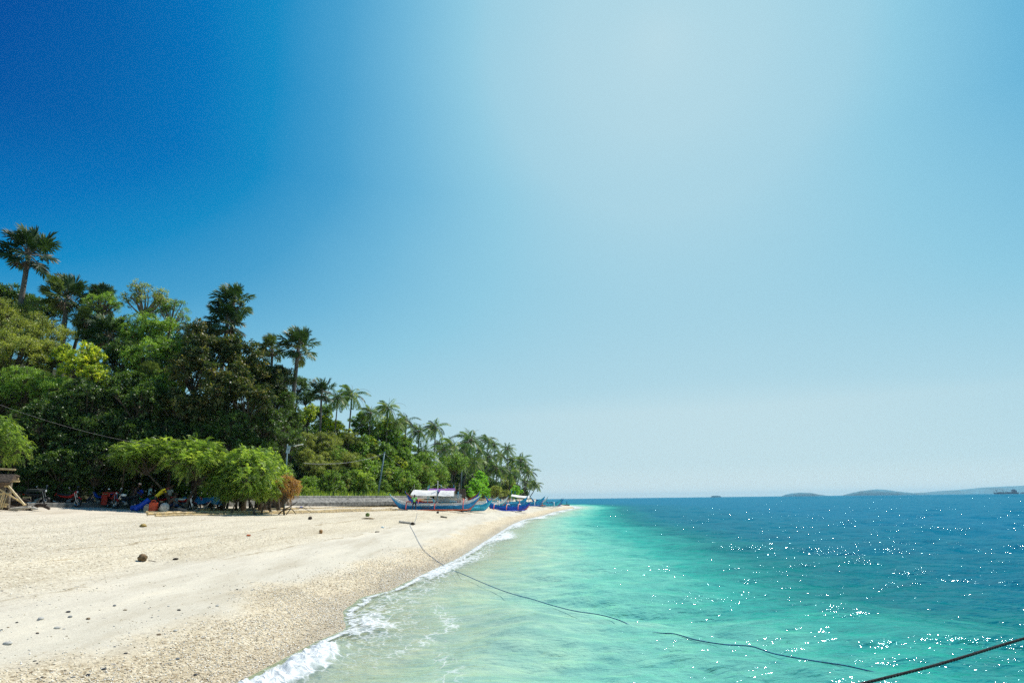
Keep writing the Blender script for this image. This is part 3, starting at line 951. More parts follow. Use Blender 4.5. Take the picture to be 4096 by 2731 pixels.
def fan_palm_mesh(name, seed, n_leaf=25, R_=1.25, pet=1.25):
    rng = np.random.default_rng(seed)
    Ps, Ds, Ns, Ls, Ws, Ts = [], [], [], [], [], []
    pm = MB()
    for i in range(n_leaf):
        az = i * 2.399963 + rng.uniform(-.2, .2)
        el = R(80 - 118 * (i / n_leaf) ** 1.05 + rng.uniform(-9, 9))
        out = np.array([math.cos(az) * math.cos(el), math.sin(az) * math.cos(el), math.sin(el)])
        out = nrm((out + np.array([-.22, 0, 0]))[None])[0]     # wind
        pl = pet * rng.uniform(.8, 1.15)
        tip = out * pl + np.array([0, 0, -.12 * pl * math.cos(el)])
        pm.tube([(0, 0, -.1), tuple(tip * .5 + np.array([0, 0, .06])), tuple(tip)], [.045, .032, .022], n=4, caps=False)
        side = nrm(np.cross(out, [0, 0, 1.0] if abs(out[2]) < .9 else [1.0, 0, 0])[None])[0]
        side = nrm((side + rng.normal(0, .25, 3))[None])[0]
        nm_ = np.cross(side, out)
        seg = 26
        rr = R_ * rng.uniform(.85, 1.15)
        tt = np.clip(.45 + rng.normal(0, .22) - .0 * i, 0, 1)
        for k in range(seg):
            a = R(-118 + 236 * k / (seg - 1))
            dr = out * math.cos(a) + side * math.sin(a) + nm_ * .10 * rng.normal()
            # costapalmate: centre segments start further along
            st = tip + out * .22 * rr * math.cos(a)
            l1 = rr * (.62 + .22 * math.cos(a * .8))
            d1 = nrm((dr + np.array([-.06, 0, -.06]))[None])[0]
            mid = st + d1 * l1 * .62
            d2 = nrm((d1 + np.array([-.18, 0, -.42 - .2 * rng.random()]))[None])[0]
            w = .085 * rr * 1.1
            nn = nrm((nm_ + side * .4 * (-1 if k % 2 else 1))[None])[0]
            Ps.append(st); Ds.append(d1); Ns.append(nn); Ls.append(l1 * .95); Ws.append(w * 1.45); Ts.append(tt)
            Ps.append(mid - d1 * l1 * .12); Ds.append(d2); Ns.append(nn); Ls.append(l1 * .55); Ws.append(w); Ts.append(tt + .08)
    V, F, T_ = leaf_quads(np.array(Ps), np.array(Ds), np.array(Ns), Ls, Ws, np.clip(np.array(Ts) + rng.normal(0, .08, len(Ts)), 0, 1), .05)
    me = mesh_np(name, V, F, T_)
    # dead hanging leaves
    Ps, Ds, Ns, Ls, Ws = [], [], [], [], []
    for i in range(9):
        az = i * 2.4 + rng.uniform(-.3, .3)
        o = np.array([math.cos(az), math.sin(az), 0])
        tip = o * .55 * rng.uniform(.6, 1.2) + np.array([-.15, 0, -.55 * rng.uniform(.7, 1.3)])
        pm2 = tip
        for k in range(14):
            dd = np.array([rng.normal(0, .35), rng.normal(0, .35), -1.0]) + o * .25
            Ps.append(tip); Ds.append(dd); Ns.append(o + rng.normal(0, .3, 3)); Ls.append(.75 * rng.uniform(.6, 1.2)); Ws.append(.07)
    V, F, T_ = leaf_quads(np.array(Ps), np.array(Ds), np.array(Ns), Ls, Ws, np.full(len(Ps), .5), .1)
    dead = mesh_np(name + '_dead', V, F, T_)
    return me, pm.mesh(name + '_petioles'), dead

def coco_mesh(name, seed, n_frond=24, L=3.3, wind=(-.18, .05)):
    rng = np.random.default_rng(seed)
    Ps, Ds, Ns, Ls, Ws, Ts = [], [], [], [], [], []
    rb = MB()
    for i in range(n_frond):
        f = i / n_frond
        az = i * 2.399963 + rng.uniform(-.25, .25)
        el = R(84 - 118 * f ** 0.95 + rng.uniform(-8, 8))
        ll = L * rng.uniform(.82, 1.1) * (.75 + .35 * min(1, f * 3))
        d = np.array([math.cos(az) * math.cos(el), math.sin(az) * math.cos(el), math.sin(el)])
        d = nrm((d + np.array([wind[0], wind[1], 0]))[None])[0]
        pts = [np.zeros(3)]
        seg = 11
        dir_ = d.copy()
        for s in range(seg):
            dir_ = nrm((dir_ + np.array([wind[0] * .10, 0, -.13 - .05 * (s / seg)]))[None])[0]
            pts.append(pts[-1] + dir_ * ll / seg)
        rb.tube([tuple(p) for p in pts], [.04 * (1 - .8 * k / seg) for k in range(seg + 1)], n=4, caps=False)
        pts = np.array(pts)
        nlf = 34
        tt = np.clip((.42 if f < .75 else .72) + rng.normal(0, .2), 0, 1)
        for k in range(nlf):
            u = .14 + .86 * k / (nlf - 1)
            x = u * seg
            a = min(int(x), seg - 1)
            p = pts[a] * (1 - (x - a)) + pts[a + 1] * (x - a)
            t = nrm((pts[a + 1] - pts[a])[None])[0]
            sd = nrm(np.cross(t, [0, 0, 1.0])[None])[0]
            if not np.isfinite(sd).all():
                sd = np.array([1.0, 0, 0])
            lw = ll * .235 * (math.sin(math.pi * min(1, .15 + u * .85)) ** .5) * rng.uniform(.85, 1.1) + .12
            for sg in (-1, 1):
                dd = sd * sg * (.8 + .15 * rng.normal()) + t * .55 + np.array([wind[0] * .8, 0, -.62 - .25 * rng.random()])
                Ps.append(p); Ds.append(dd); Ns.append(np.cross(t, sd) * sg + t * .5); Ls.append(lw); Ws.append(.075); Ts.append(tt)
    V, F, T_ = leaf_quads(np.array(Ps), np.array(Ds), np.array(Ns), Ls, Ws, np.clip(np.array(Ts) + rng.normal(0, .07, len(Ts)), 0, 1), .05)
    me = mesh_np(name, V, F, T_)
    return me, rb.mesh(name + '_ribs')

# prototypes
CR = {
    'dark': [crown_mesh('crown_dark%d' % i, 20 + i, (3, 3, 2.6), 20, 26, 24, (.20, .12)) for i in range(3)],
    'mid': [crown_mesh('crown_mid%d' % i, 40 + i, (3, 3, 2.4), 22, 28, 24, (.17, .10), tint0=.55) for i in range(3)],
    'fine': [crown_mesh('crown_fine%d' % i, 60 + i, (3, 3, 2.1), 26, 34, 26, (.13, .06), lob=(.26, .4), spread=.13, flat=.8, tint0=.55) for i in range(2)],
    'vine': [crown_mesh('crown_vine%d' % i, 80 + i, (3, 3, 2.7), 24, 26, 20, (.19, .15), lob=(.24, .42), droop=1.4, tint0=.55) for i in range(2)],
    'big': [crown_mesh('crown_big%d' % i, 100 + i, (3, 3, 2.5), 22, 22, 14, (.29, .18), spread=.18, tint0=.45, shell=.5) for i in range(3)],
    'sparse': [crown_mesh('crown_sparse%d' % i, 120 + i, (3, 3, 2.3), 24, 12, 20, (.14, .09), lob=(.20, .34), up=.6, tint0=.6) for i in range(2)],
    'feather': [feather_mesh('crown_feather%d' % i, 140 + i) for i in range(3)],
}
FAN = [fan_palm_mesh('fan_fronds%d' % i, 160 + i) for i in range(3)]
COCO = [coco_mesh('coco_fronds%d' % i, 180 + i, wind=w) for i, w in enumerate([(-.18, .05), (-.30, .0), (-.05, .1), (-.22, -.1)])]
_cnt = [0]

def tree(kind, mat, px, py, rpx, Y, label, cat='tree', name='broadleaf_tree', group=None, bark=None, base=None, rv=None, ky=1.0, zmin=None):
    """crown centred where (px, py) points at depth Y, radius rpx picture units"""
    _cnt[0] += 1
    k = _cnt[0]
    r = random.Random(k * 31)
    crown, limbs, Rx, Rz = CR[kind][k % len(CR[kind])]
    if 1165 < px < 1790 and name != 'dry_shrub' and py < 1965 or name == 'bush' and 1165 < px < 1790:
        back = float(np.interp(px, [1130, 1250, 1350, 1450, 1550, 1650, 1720, 1800], [62, 67, 70.5, 74.5, 78.5, 83, 88, 96]))
        Y = max(Y, back + (0 if py > 1930 else (1930 - py) * .03))
    c = at(px, py, Y)
    s = (rpx / FPX * Y) / Rx
    sz = s if rv is None else (rv / FPX * Y) / Rz
    if base is None:
        bx, by = c.x + r.uniform(-.5, .5) * s, c.y + r.uniform(-.3, .8) * s
    else:
        b_ = gat(base[0], base[1]); bx, by = b_.x, b_.y
    bz = T(bx, by) - .1
    if c.z - bz < Rz * sz * .6:
        bz = c.z - Rz * sz * .6
    t = thing(name, label, cat, (bx, by, bz), 0, group)
    off = Vector((c.x - bx, c.y - by, c.z - bz))
    a = r.uniform(0, 6.28)
    o = link('crown', crown, None, t, off)
    if not crown.materials:
        crown.materials.append(mat)
    if crown.materials[0] != mat:
        o.material_slots[0].link = 'OBJECT'
        o.material_slots[0].material = mat
    o.scale = (s, s * ky, sz); o.rotation_euler = (0, 0, a)
    bk = bark or BARK
    l = link('branches', limbs, None, t, off)
    if not limbs.materials:
        limbs.materials.append(bk)
    if limbs.materials[0] != bk:
        l.material_slots[0].link = 'OBJECT'; l.material_slots[0].material = bk
    l.scale = (s, s * ky, sz); l.rotation_euler = (0, 0, a)
    top = off + Vector((0, 0, -Rz * sz * .93))
    if top.z < .15:
        top.z = .15
    H = top.length
    mid = top * .5 + Vector((r.uniform(-.08, .08) * H, r.uniform(-.05, .05) * H, 0))
    w = max(.09, .045 * s * Rx) + .012 * H
    if kind == 'feather':
        w *= .55
    mb = MB(); pts = arc([(0, 0, 0), mid, top], 5)
    mb.tube(pts, [w * (1.25 - .75 * i / (len(pts) - 1)) for i in range(len(pts))], n=8)
    mb.build('trunk', bk, t, smooth=True)
    return t

def back_of_wall(px, Y):
    if 1240 < px < 1790:
        return max(Y, 4 + float(np.interp(px, [1130, 1250, 1350, 1450, 1550, 1650, 1720, 1800], [62, 67, 70.5, 74.5, 78.5, 83, 88, 96])))
    return Y

def fan_palm(px, py, rpx, Y, label, base=None, tilt=(0, 0), trunk_w=.22, group='fan palms on the ridge'):
    _cnt[0] += 1
    k = _cnt[0]
    r = random.Random(k * 17)
    fr, pe, dead = FAN[k % len(FAN)]
    Y = back_of_wall(px, Y)
    c = at(px, py, Y)
    s = (rpx / FPX * Y) / 2.05
    if base is None:
        bx, by = c.x, c.y
    else:
        q = at(base[0], base[1], Y); bx, by = q.x, q.y
    bz = T(bx, by) - .1
    hc = c - Vector((bx, by, bz)) - Vector((0, 0, .35 * s))
    if hc.z < .6: bz -= .6 - hc.z + .2; hc.z = .8
    t = thing('fan_palm', label, 'palm tree', (bx, by, bz), 0, group)
    for nm, me, mt in (('fronds', fr, G_PALM), ('leaf_stalks', pe, BARK_PALE), ('dead_fronds', dead, DEADLEAF)):
        if not me.materials:
            me.materials.append(mt)
        o = link(nm, me, None, t, hc)
        o.scale = (s, s, s); o.rotation_euler = (tilt[0], tilt[1], 0)
        if nm == 'fronds':
            o.rotation_euler = (tilt[0], tilt[1], r.uniform(-.3, .3))
    mb = MB(); n = 9
    if base is None:
        mid = hc * .5
    else:
        mid = hc * .5 + Vector((0.02 * hc.z, 0, 0))
    pts = arc([(0, 0, 0), mid, hc], 5)
    w = trunk_w * s
    mb.tube(pts, [w * (1.15 - .35 * i / (len(pts) - 1)) * (1.35 if i == 0 else 1) for i in range(len(pts))], n=9)
    mb.build('trunk', BARK_PALM, t, smooth=True)
    return t

def coco(px, py, rpx, Y, label, base=None, bend=0.0, group='coconut palms along the shore', vis=1):
    _cnt[0] += 1
    k = _cnt[0]
    r = random.Random(k * 13)
    fr, rb = COCO[k % len(COCO)]
    Y = back_of_wall(px, Y)
    c = at(px, py, Y)
    s = (rpx / FPX * Y) / 2.55
    if base is None:
        q = at(px - rpx * r.uniform(.0, .5), 1990, Y); bx, by = q.x, Y
    else:
        q = at(base[0], base[1], Y); bx, by = q.x, Y
    bz = T(bx, by) - .1
    hc = c - Vector((bx, by, bz))
    if hc.z < .8: bz -= 1 - hc.z; hc.z = 1
    t = thing('coconut_palm', label, 'palm tree', (bx, by, bz), 0, group)
    for nm, me, mt in (('fronds', fr, G_COCO), ('frond_ribs', rb, BARK_PALE)):
        if not me.materials:
            me.materials.append(mt)
        o = link(nm, me, None, t, hc)
        o.scale = (s, s, s); o.rotation_euler = (0, 0, r.uniform(-.5, .5))
    mid = hc * .5 + Vector((bend * hc.z if bend else -.04 * hc.z * (1 if hc.x >= 0 else -1), 0, 0))
    if bend == 0: mid = hc * .5 + Vector((hc.x * .10, 0, -.02 * hc.z))
    pts = arc([(0, 0, 0), mid, hc], 5)
    mb = MB()
    mb.tube(pts, [.15 * s * (1.1 - .4 * i / (len(pts) - 1)) * (1.5 if i == 0 else 1) for i in range(len(pts))], n=7)
    mb.build('trunk', BARK_PALM, t, smooth=True)
    nb = MB()
    for q in range(5):
        a = q * 1.26
        nb.ball((math.cos(a) * .22 * s, math.sin(a) * .22 * s, -.28 * s), .12 * s, 7, 5)
    nb.build('coconuts', simple('coconut_husk_green', (.13, .12, .03), .6), t, hc)
    return t

# ---- left hillside: (kind, mat, px, py, r, depth, label, group)
HG = 'forest trees on the hillside'
def run(rows, label, kind, mat, group=HG, **kw):
    ORD = ['leftmost', 'second', 'third', 'fourth', 'fifth', 'sixth', 'seventh', 'eighth', 'ninth', 'tenth', 'eleventh', 'twelfth', 'thirteenth', 'fourteenth', 'fifteenth', 'sixteenth', 'seventeenth', 'eighteenth', 'nineteenth', 'twentieth', 'twenty first']
    order = sorted(rows, key=lambda q: q[0])
    for q in rows:
        px, py, r_, Y = q
        i = order.index(q)
        if len(rows) < 2:
            lb = label
        elif i == 0:
            lb = 'leftmost ' + label
        elif i == len(rows) - 1:
            lb = 'rightmost ' + label
        else:
            lb = ORD[i] + ' from left, ' + label
        tree(kind, mat, px, py, r_, Y, lb, group=group, **kw)

run([(40, 1215, 100, 53), (160, 1275, 90, 53), (-60, 1200, 110, 52)], 'dark green tree on the ridge top below the tallest fan palm', 'dark', G_DARK, group='dark ridge trees')
run([(20, 1300, 140, 47), (150, 1360, 120, 46), (-110, 1330, 130, 46), (60, 1430, 140, 44), (215, 1425, 75, 45)],
    'broad pale olive tree at the left edge of the hillside', 'fine', G_OLIVE, group='pale olive trees at the left')
run([(325, 1455, 88, 42), (385, 1520, 62, 41.5), (250, 1415, 45, 43)], 'tree smothered in bright yellow green vine on the left slope', 'vine', G_YEL, group='yellow vine covered trees')
run([(110, 1560, 120, 41), (0, 1590, 110, 40.5), (230, 1590, 105, 41)], 'olive green bushy tree halfway down the left hillside', 'fine', G_MID, group='olive trees halfway down the left slope')
run([(360, 1620, 110, 41), (480, 1560, 110, 43), (560, 1640, 110, 42), (330, 1760, 120, 40), (460, 1740, 110, 40.5), (200, 1720, 110, 39.5), (120, 1810, 100, 39),
     (250, 1870, 105, 39.2), (390, 1860, 100, 39.6), (130, 1920, 80, 38.8), (560, 1780, 90, 41), (470, 1930, 80, 41), (320, 1950, 60, 39.5), (200, 1950, 60, 39.2), (640, 1950, 70, 43), (560, 1960, 60, 42),
     (0, 1750, 100, 40), (40, 1880, 90, 39.5), (-120, 1800, 120, 39), (-100, 1600, 130, 41)],
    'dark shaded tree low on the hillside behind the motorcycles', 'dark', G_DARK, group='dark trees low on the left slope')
run([(490, 1440, 95, 45), (440, 1360, 70, 48), (360, 1330, 70, 50)], 'deep green tree below the paired fan palms', 'mid', G_DARK, group='deep green trees below the palms')
run([(420, 1215, 75, 50), (330, 1260, 60, 51)], 'open crowned green tree behind the second fan palm', 'sparse', G_MID, group='open crowned trees')
tree('sparse', G_OLIVE, 585, 1200, 105, 50, 'tall open crowned tree with yellow green leaves standing highest on the skyline', bark=BARK_PALE, base=(560, 49))
tree('sparse', G_MID, 690, 1260, 85, 50.5, 'half bare tree with fine grey twigs beside the tallest open tree', bark=BARK_PALE)
run([(560, 1330, 90, 47), (650, 1350, 100, 47), (700, 1440, 95, 46), (600, 1450, 100, 45), (660, 1560, 100, 44)], 'mid green leafy tree at the centre of the hillside', 'mid', G_MID, group='mid green trees at the centre')
run([(790, 1345, 75, 47), (850, 1420, 105, 45), (950, 1430, 95, 46), (1020, 1490, 90, 46.5), (780, 1500, 100, 44), (900, 1560, 110, 43.5), (1060, 1540, 75, 47), (1120, 1510, 55, 49),
     (1000, 1620, 100, 43.5), (820, 1640, 100, 43), (1100, 1570, 55, 48), (720, 1650, 90, 43)],
    'dark bronze large leaved tree in the brown green stand', 'big', G_BRONZE, group='bronze large leaved trees')
run([(930, 1730, 95, 43), (800, 1760, 90, 42), (1060, 1700, 90, 45), (1110, 1620, 70, 48), (690, 1750, 90, 42), (1000, 1800, 80, 44), (1130, 1790, 70, 47), (1090, 1880, 70, 47), (1160, 1680, 55, 50)],
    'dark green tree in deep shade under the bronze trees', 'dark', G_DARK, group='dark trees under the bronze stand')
run([(1195, 1540, 48, 50), (1225, 1590, 42, 51), (1150, 1610, 45, 50)], 'small leaved dark tree on the skyline right of leaning palm', 'mid', G_DARK, group='small leaved skyline trees')
run([(1230, 1665, 50, 54), (1175, 1690, 45, 52), (1300, 1700, 48, 57), (1350, 1730, 48, 59)], 'yellow leaved tree on the slope right of bronze trees', 'vine', G_YEL, group='yellow leaved slope trees')
run([(1290, 1780, 75, 55), (1200, 1780, 65, 52), (1370, 1850, 65, 57), (1250, 1870, 65, 53.5), (1400, 1770, 55, 60)], 'olive and yellow leaved tree on the middle slope', 'fine', G_OLIVE, group='olive trees of the middle slope')
run([(1290, 1655, 45, 60), (1330, 1830, 50, 56), (1310, 1930, 60, 60), (1230, 1940, 40, 58)], 'mid green tree on the middle slope above the seawall', 'mid', G_MID, group='mid green trees above the seawall')
run([(1450, 1700, 50, 63), (1500, 1740, 55, 64), (1560, 1760, 55, 68), (1440, 1800, 60, 61), (1520, 1830, 60, 64), (1600, 1820, 55, 70), (1470, 1900, 60, 62), (1560, 1900, 60, 68), (1625, 1790, 40, 74), (1400, 1930, 50, 63)],
    'vine draped green tree on the right half of the hill', 'vine', G_MID, group='vine draped trees right of the middle')
run([(1540, 1705, 38, 70), (1470, 1775, 35, 61), (1590, 1860, 38, 67), (1490, 1850, 30, 61), (1610, 1770, 32, 73)], 'tree topped with yellow vine above the utility pole', 'vine', G_YEL, group='yellow green vines near the pole')
run([(1640, 1880, 50, 78), (1700, 1850, 50, 84), (1700, 1920, 48, 82), (1760, 1900, 45, 90), (1640, 1945, 40, 78), (1760, 1950, 32, 88), (1820, 1860, 50, 100), (1700, 1960, 32, 82), (1590, 1950, 40, 76), (1530, 1950, 40, 74)],
    'green tree behind the large canopied boat', 'mid', G_MID, group='green trees behind the canopied boat')
run([(1850, 1850, 45, 135), (1900, 1870, 42, 138), (1960, 1870, 38, 145), (2010, 1890, 32, 155), (1830, 1920, 40, 122), (1880, 1930, 36, 126), (2045, 1915, 28, 165),
     (1960, 1955, 34, 122), (2060, 1955, 24, 165), (1790, 1850, 40, 118), (2100, 1965, 14, 185), (1930, 1910, 34, 130), (2010, 1960, 24, 135), (1790, 1960, 32, 108), (1850, 1965, 30, 115)],
    'dark tree between the coconut palms near the point', 'dark', G_DARK, group='dark trees between the coconut palms', rv=None)
run([(1190, 1975, 32, 50), (1240, 1965, 35, 60), (1290, 1958, 36, 66), (1345, 1955, 38, 69), (1400, 1960, 30, 71), (1450, 1955, 36, 73), (1500, 1962, 30, 76), (1550, 1955, 36, 79), (1600, 1965, 32, 82), (1650, 1965, 34, 85),
     (1700, 1968, 30, 89), (1740, 1970, 26, 93), (1360, 1900, 40, 66), (1420, 1860, 42, 64), (1500, 1880, 45, 68), (1620, 1920, 45, 80)],
    'low leafy bush along the foot of the forest', 'mid', G_MID, cat='bush', name='bush', group='low bushes along the forest foot')
run([(1265, 1900, 40, 60), (1320, 1870, 45, 60), (1375, 1930, 36, 68), (1475, 1840, 36, 64), (1530, 1900, 40, 74), (1580, 1930, 36, 78), (1680, 1890, 40, 86), (1750, 1920, 34, 92), (1215, 1830, 45, 54), (1290, 1830, 45, 57), (1810, 1975, 22, 106)],
    'sunlit olive bush in the thicket above the seawall', 'fine', G_OLIVE, cat='bush', name='bush', group='sunlit olive bushes above the seawall')
run([(1925, 1915, 33, 112), (1898, 1955, 38, 104), (1875, 1975, 25, 100), (2062, 1968, 26, 128), (1935, 1965, 30, 108)], 'bright yellow green rounded bush on the shore behind the boats', 'vine', G_BRIGHT, cat='bush', name='bush', group='bright bushes behind the boats')
run([(1985, 1965, 30, 118), (2020, 1975, 22, 124), (2035, 1940, 28, 135)], 'olive green bush between the bright bushes near the point', 'fine', G_OLIVE, cat='bush', name='bush', group='olive bushes near the point')

# feathery trees on the beach
FL = 'forest edge'
tree('feather', G_FEATHER, 600, 1822, 165, 38.8, 'wide bright green feathery tree shading the people and motorcycles', name='feathery_tree', base=(705, 38.6), rv=72)
tree('feather', G_FEATHER, 805, 1845, 160, 39.5, 'feathery bright green tree over the blue covered motorcycle', name='feathery_tree', base=(745, 38.5), rv=88)
tree('feather', G_FEATHER, 1000, 1890, 145, 40, 'feathery green tree with a short crooked trunk right of the blue covered motorcycle', name='feathery_tree', base=(1030, 40), rv=100)
tree('feather', G_FEATHER, 900, 1945, 105, 39.8, 'low feathery green shrub between the two beach trees', name='feathery_shrub', cat='shrub', rv=60)
tree('feather', G_FEATHER, 1085, 1895, 85, 43, 'yellowish feathery tree just left of the dry orange shrub', name='feathery_tree', rv=75)
tree('feather', G_FEATHER, 505, 1830, 62, 38.5, 'small feathery tree at the left end of the bright row', name='feathery_tree', rv=50, base=(470, 39.5))
tree('feather', G_FEATHER, 950, 1965, 100, 39.5, 'low sprawling feathery shrub at the foot of the crooked trunk', name='feathery_shrub', cat='shrub', rv=42)
tree('feather', G_FEATHER, 1065, 1965, 95, 41.0, 'low feathery shrub left of the dry shrub, touching the sand', name='feathery_shrub', cat='shrub', rv=44)
tree('feather', G_FEATHER, -10, 1770, 120, 33, 'bright feathery tree cut by the left edge of the view', name='feathery_tree', rv=100)
tree('feather', G_FEATHER, 1420, 1920, 70, 64, 'feathery shrub growing behind the seawall', name='feathery_shrub', cat='shrub', rv=45)
tree('feather', G_FEATHER, 1200, 1960, 50, 46, 'small green shrub sprawling at the left end of the seawall', name='feathery_shrub', cat='shrub', rv=28)
run([(700, 1965, 50, 43.5), (775, 1975, 45, 44), (920, 1960, 50, 46), (1000, 1962, 50, 47), (1070, 1960, 48, 49), (640, 1955, 50, 44), (1130, 1965, 40, 50), (560, 1975, 45, 43), (480, 1975, 45, 42), (400, 1972, 42, 41.5)],
    'leafy bush at the forest foot behind the motorcycles', 'mid', G_MID, cat='bush', name='bush', group='bushes behind the motorcycles')
tree('feather', G_DRY, 1140, 1955, 62, 41.5, 'dry orange brown shrub in front of the green thicket', name='dry_shrub', cat='shrub', rv=55)
tree('mid', G_BRIGHT, 850, 1975, 45, 43, 'leafy green bush behind the blue covered motorcycle', cat='bush', name='bush', rv=28, group=None)
tree('mid', G_MID, 950, 1980, 45, 44, 'leafy bush under the feathery trees', cat='bush', name='bush', rv=24)

# fan palms
fan_palm(120, 1000, 112, 48, 'tallest fan palm, windblown, at the far left of the skyline', base=(88, 1165), tilt=(0, R(8)), trunk_w=.2, group=None)
fan_palm(270, 1175, 95, 50, 'second fan palm from the left on the skyline', base=(275, 1330), group=None)
fan_palm(405, 1190, 70, 53, 'fan palm half hidden behind the open crowned tree', group=None)
fan_palm(440, 1330, 85, 47, 'low fan palm buried in the trees under the second palm', group=None)
fan_palm(355, 1270, 55, 49, 'small fan palm head tucked against the second palm', group=None)
fan_palm(935, 1200, 82, 50, 'fan palm with its round head above a second head at the centre of the ridge', base=(925, 1360), group=None)
fan_palm(912, 1275, 88, 49, 'lower fan palm directly under the round head at the ridge centre', group=None)
fan_palm(1090, 1385, 58, 52, 'fan palm just left of the leaning one', base=(1080, 1600), group=None)
fan_palm(1195, 1375, 82, 50, 'leaning fan palm with a thick trunk, rightmost of the tall ones', base=(1135, 1590), tilt=(0, R(12)), group=None)
fan_palm(1287, 1560, 55, 60, 'slim fan palm standing alone against the sky above the yellow trees', base=(1275, 1680), trunk_w=.17, group=None)
fan_palm(620, 1500, 75, 44, 'drooping fan palm deep in the trees at the middle of the slope', group=None)

# coconut palms
CG = 'coconut palms along the shore'
coco(1352, 1592, 50, 68, 'ragged coconut palm left of the pair on the ridge', base=(1335, 1680), group=None)
coco(1408, 1578, 62, 68, 'leaning coconut palm with windblown fronds at the ridge end', base=(1392, 1700), group=None)
coco(1482, 1650, 48, 72, 'short coconut palm just beyond the leaning one', group=None)
coco(1552, 1632, 56, 74, 'bushy headed coconut palm on the descending skyline', base=(1545, 1730), group=None)
coco(1585, 1690, 42, 76, 'small coconut palm below the bushy headed one', group=None)
coco(1624, 1682, 48, 82, 'coconut palm above the vine draped trees, before the gap of sky', group=None)
coco(1676, 1722, 48, 92, 'coconut palm with hanging fronds left of the curved trunk palm', base=(1672, 1850), group=None)
coco(1742, 1708, 50, 96, 'isolated coconut palm with a curved trunk against the sky', base=(1732, 1860), group=None)
coco(1692, 1815, 66, 92, 'large low coconut palm behind the white canopy', base=(1682, 1920), group=None)
coco(1818, 1790, 64, 108, 'coconut palm with a long slanting trunk behind the boat masts', base=(1797, 1965), group=None)
coco(1885, 1760, 68, 118, 'tallest coconut palm near the point, trunk slanting right', base=(1843, 1965), group=None)
coco(1868, 1800, 40, 122, 'coconut palm close behind the tallest one', base=(1855, 1965), group=None)
coco(1898, 1850, 42, 116, 'lower coconut palm under the tallest one', base=(1875, 1965), group=None)
for (a, b_, r_, Y, bs) in [(1952, 1758, 30, 140, None), (1978, 1778, 28, 148, None), (1926, 1800, 30, 138, None), (2030, 1795, 28, 158, None), (2006, 1822, 32, 150, None),
                           (1958, 1825, 34, 142, None), (2052, 1838, 30, 162, None), (1778, 1800, 34, 112, None), (2062, 1878, 32, 160, None), (2098, 1862, 26, 178, None), (1760, 1775, 28, 118, None), (1912, 1840, 30, 130, None), (1846, 1855, 30, 120, None)]:
    k_ = sorted([1952, 1978, 1926, 2030, 2006, 1958, 2052, 1778, 2062, 2098, 1760, 1912, 1846]).index(a)
    coco(a, b_, r_ * 1.1, Y - 8, ['leftmost', 'second', 'third', 'fourth', 'fifth', 'sixth', 'seventh', 'eighth', 'ninth', 'tenth', 'eleventh', 'twelfth', 'rightmost'][k_] + (' from left,' if 0 < k_ < 12 else '') + ' coconut palm in the crowded stand near the point', base=bs)
coco(1986, 1872, 40, 122, 'coconut palm leaning over the bushes behind the boats', base=(1985, 1975), group=None)
coco(2040, 1890, 40, 128, 'coconut palm with pale hanging fronds above the small canopy boat', base=(2030, 1985), group=None)
coco(2084, 1842, 40, 170, 'tall coconut palm heading the seaward end of the stand', base=(2058, 1970), group=None)
coco(2118, 1885, 36, 178, 'coconut palm at the outer edge of the stand', base=(2085, 1975), group=None)
for (a, b_, r_, Y, bs) in [(2100, 1925, 24, 185, (2086, 1985)), (2118, 1938, 20, 188, (2104, 1985)), (2128, 1930, 22, 190, (2110, 1988))]:
    coco(a, b_, r_, Y, {2100: 'first', 2118: 'second', 2128: 'third'}[a] + ' of three thin coconut palms left of the outermost one on the point', base=bs, group='thin palms on the point')
coco(2146, 1937, 25, 190, 'outermost coconut palm on the point, leaning seaward', base=(2118, 1990), group=None)

# undergrowth covering the slope
def undergrowth():
    rng = np.random.default_rng(3)
    n = 26000
    Y = rng.uniform(28, 210, n) ** 1.0
    Y = 28 + (Y - 28) * rng.random(n) ** .8
    t = rng.uniform(.3, 1, n) ** 1.6 * 22
    X = np.interp(Y, FE_Y, FE_X) - t
    Z = terr(X, Y) + rng.uniform(0, .9, n)
    P = np.stack([X, Y, Z], 1)
    P = np.repeat(P, 4, 0) + rng.normal(0, .25, (n * 4, 3))
    D = rdir(rng, len(P), .3); Nn = rng.normal(0, .6, (len(P), 3)); Nn[:, 2] += 1
    sc = np.clip(P[:, 1] / 60, .8, 2.0)
    V, F, T_ = leaf_quads(P, D, Nn, .26 * sc, .15 * sc, np.clip(.4 + rng.normal(0, .25, len(P)), 0, 1))
    me = mesh_np('undergrowth', V, F, T_)
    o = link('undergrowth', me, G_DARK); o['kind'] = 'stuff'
undergrowth()
def grass():
    rng = np.random.default_rng(8)
    n = 9000
    seg = np.array(wall_pts)
    u = rng.random(n)
    L_ = len(seg) - 1
    a = (u * L_).astype(int); f = u * L_ - a
    X = seg[a, 0] * (1 - f) + seg[np.minimum(a + 1, L_), 0] * f - rng.uniform(.5, 3.5, n)
    Y = seg[a, 1] * (1 - f) + seg[np.minimum(a + 1, L_), 1] * f + rng.uniform(-.2, 1.5, n)
    Z = np.maximum(terr(X, Y), 2.5) + .25
    P = np.stack([X, Y, Z], 1)
    D = rdir(rng, n, 2.0); Nn = rng.normal(0, 1, (n, 3))
    V, F, T_ = leaf_quads(P, D, Nn, rng.uniform(.4, 1.1, n), np.full(n, .05), np.clip(.5 + rng.normal(0, .25, n), 0, 1))
    o = link('grass', mesh_np('grass', V, F, T_), G_FEATHER); o['kind'] = 'stuff'
grass()
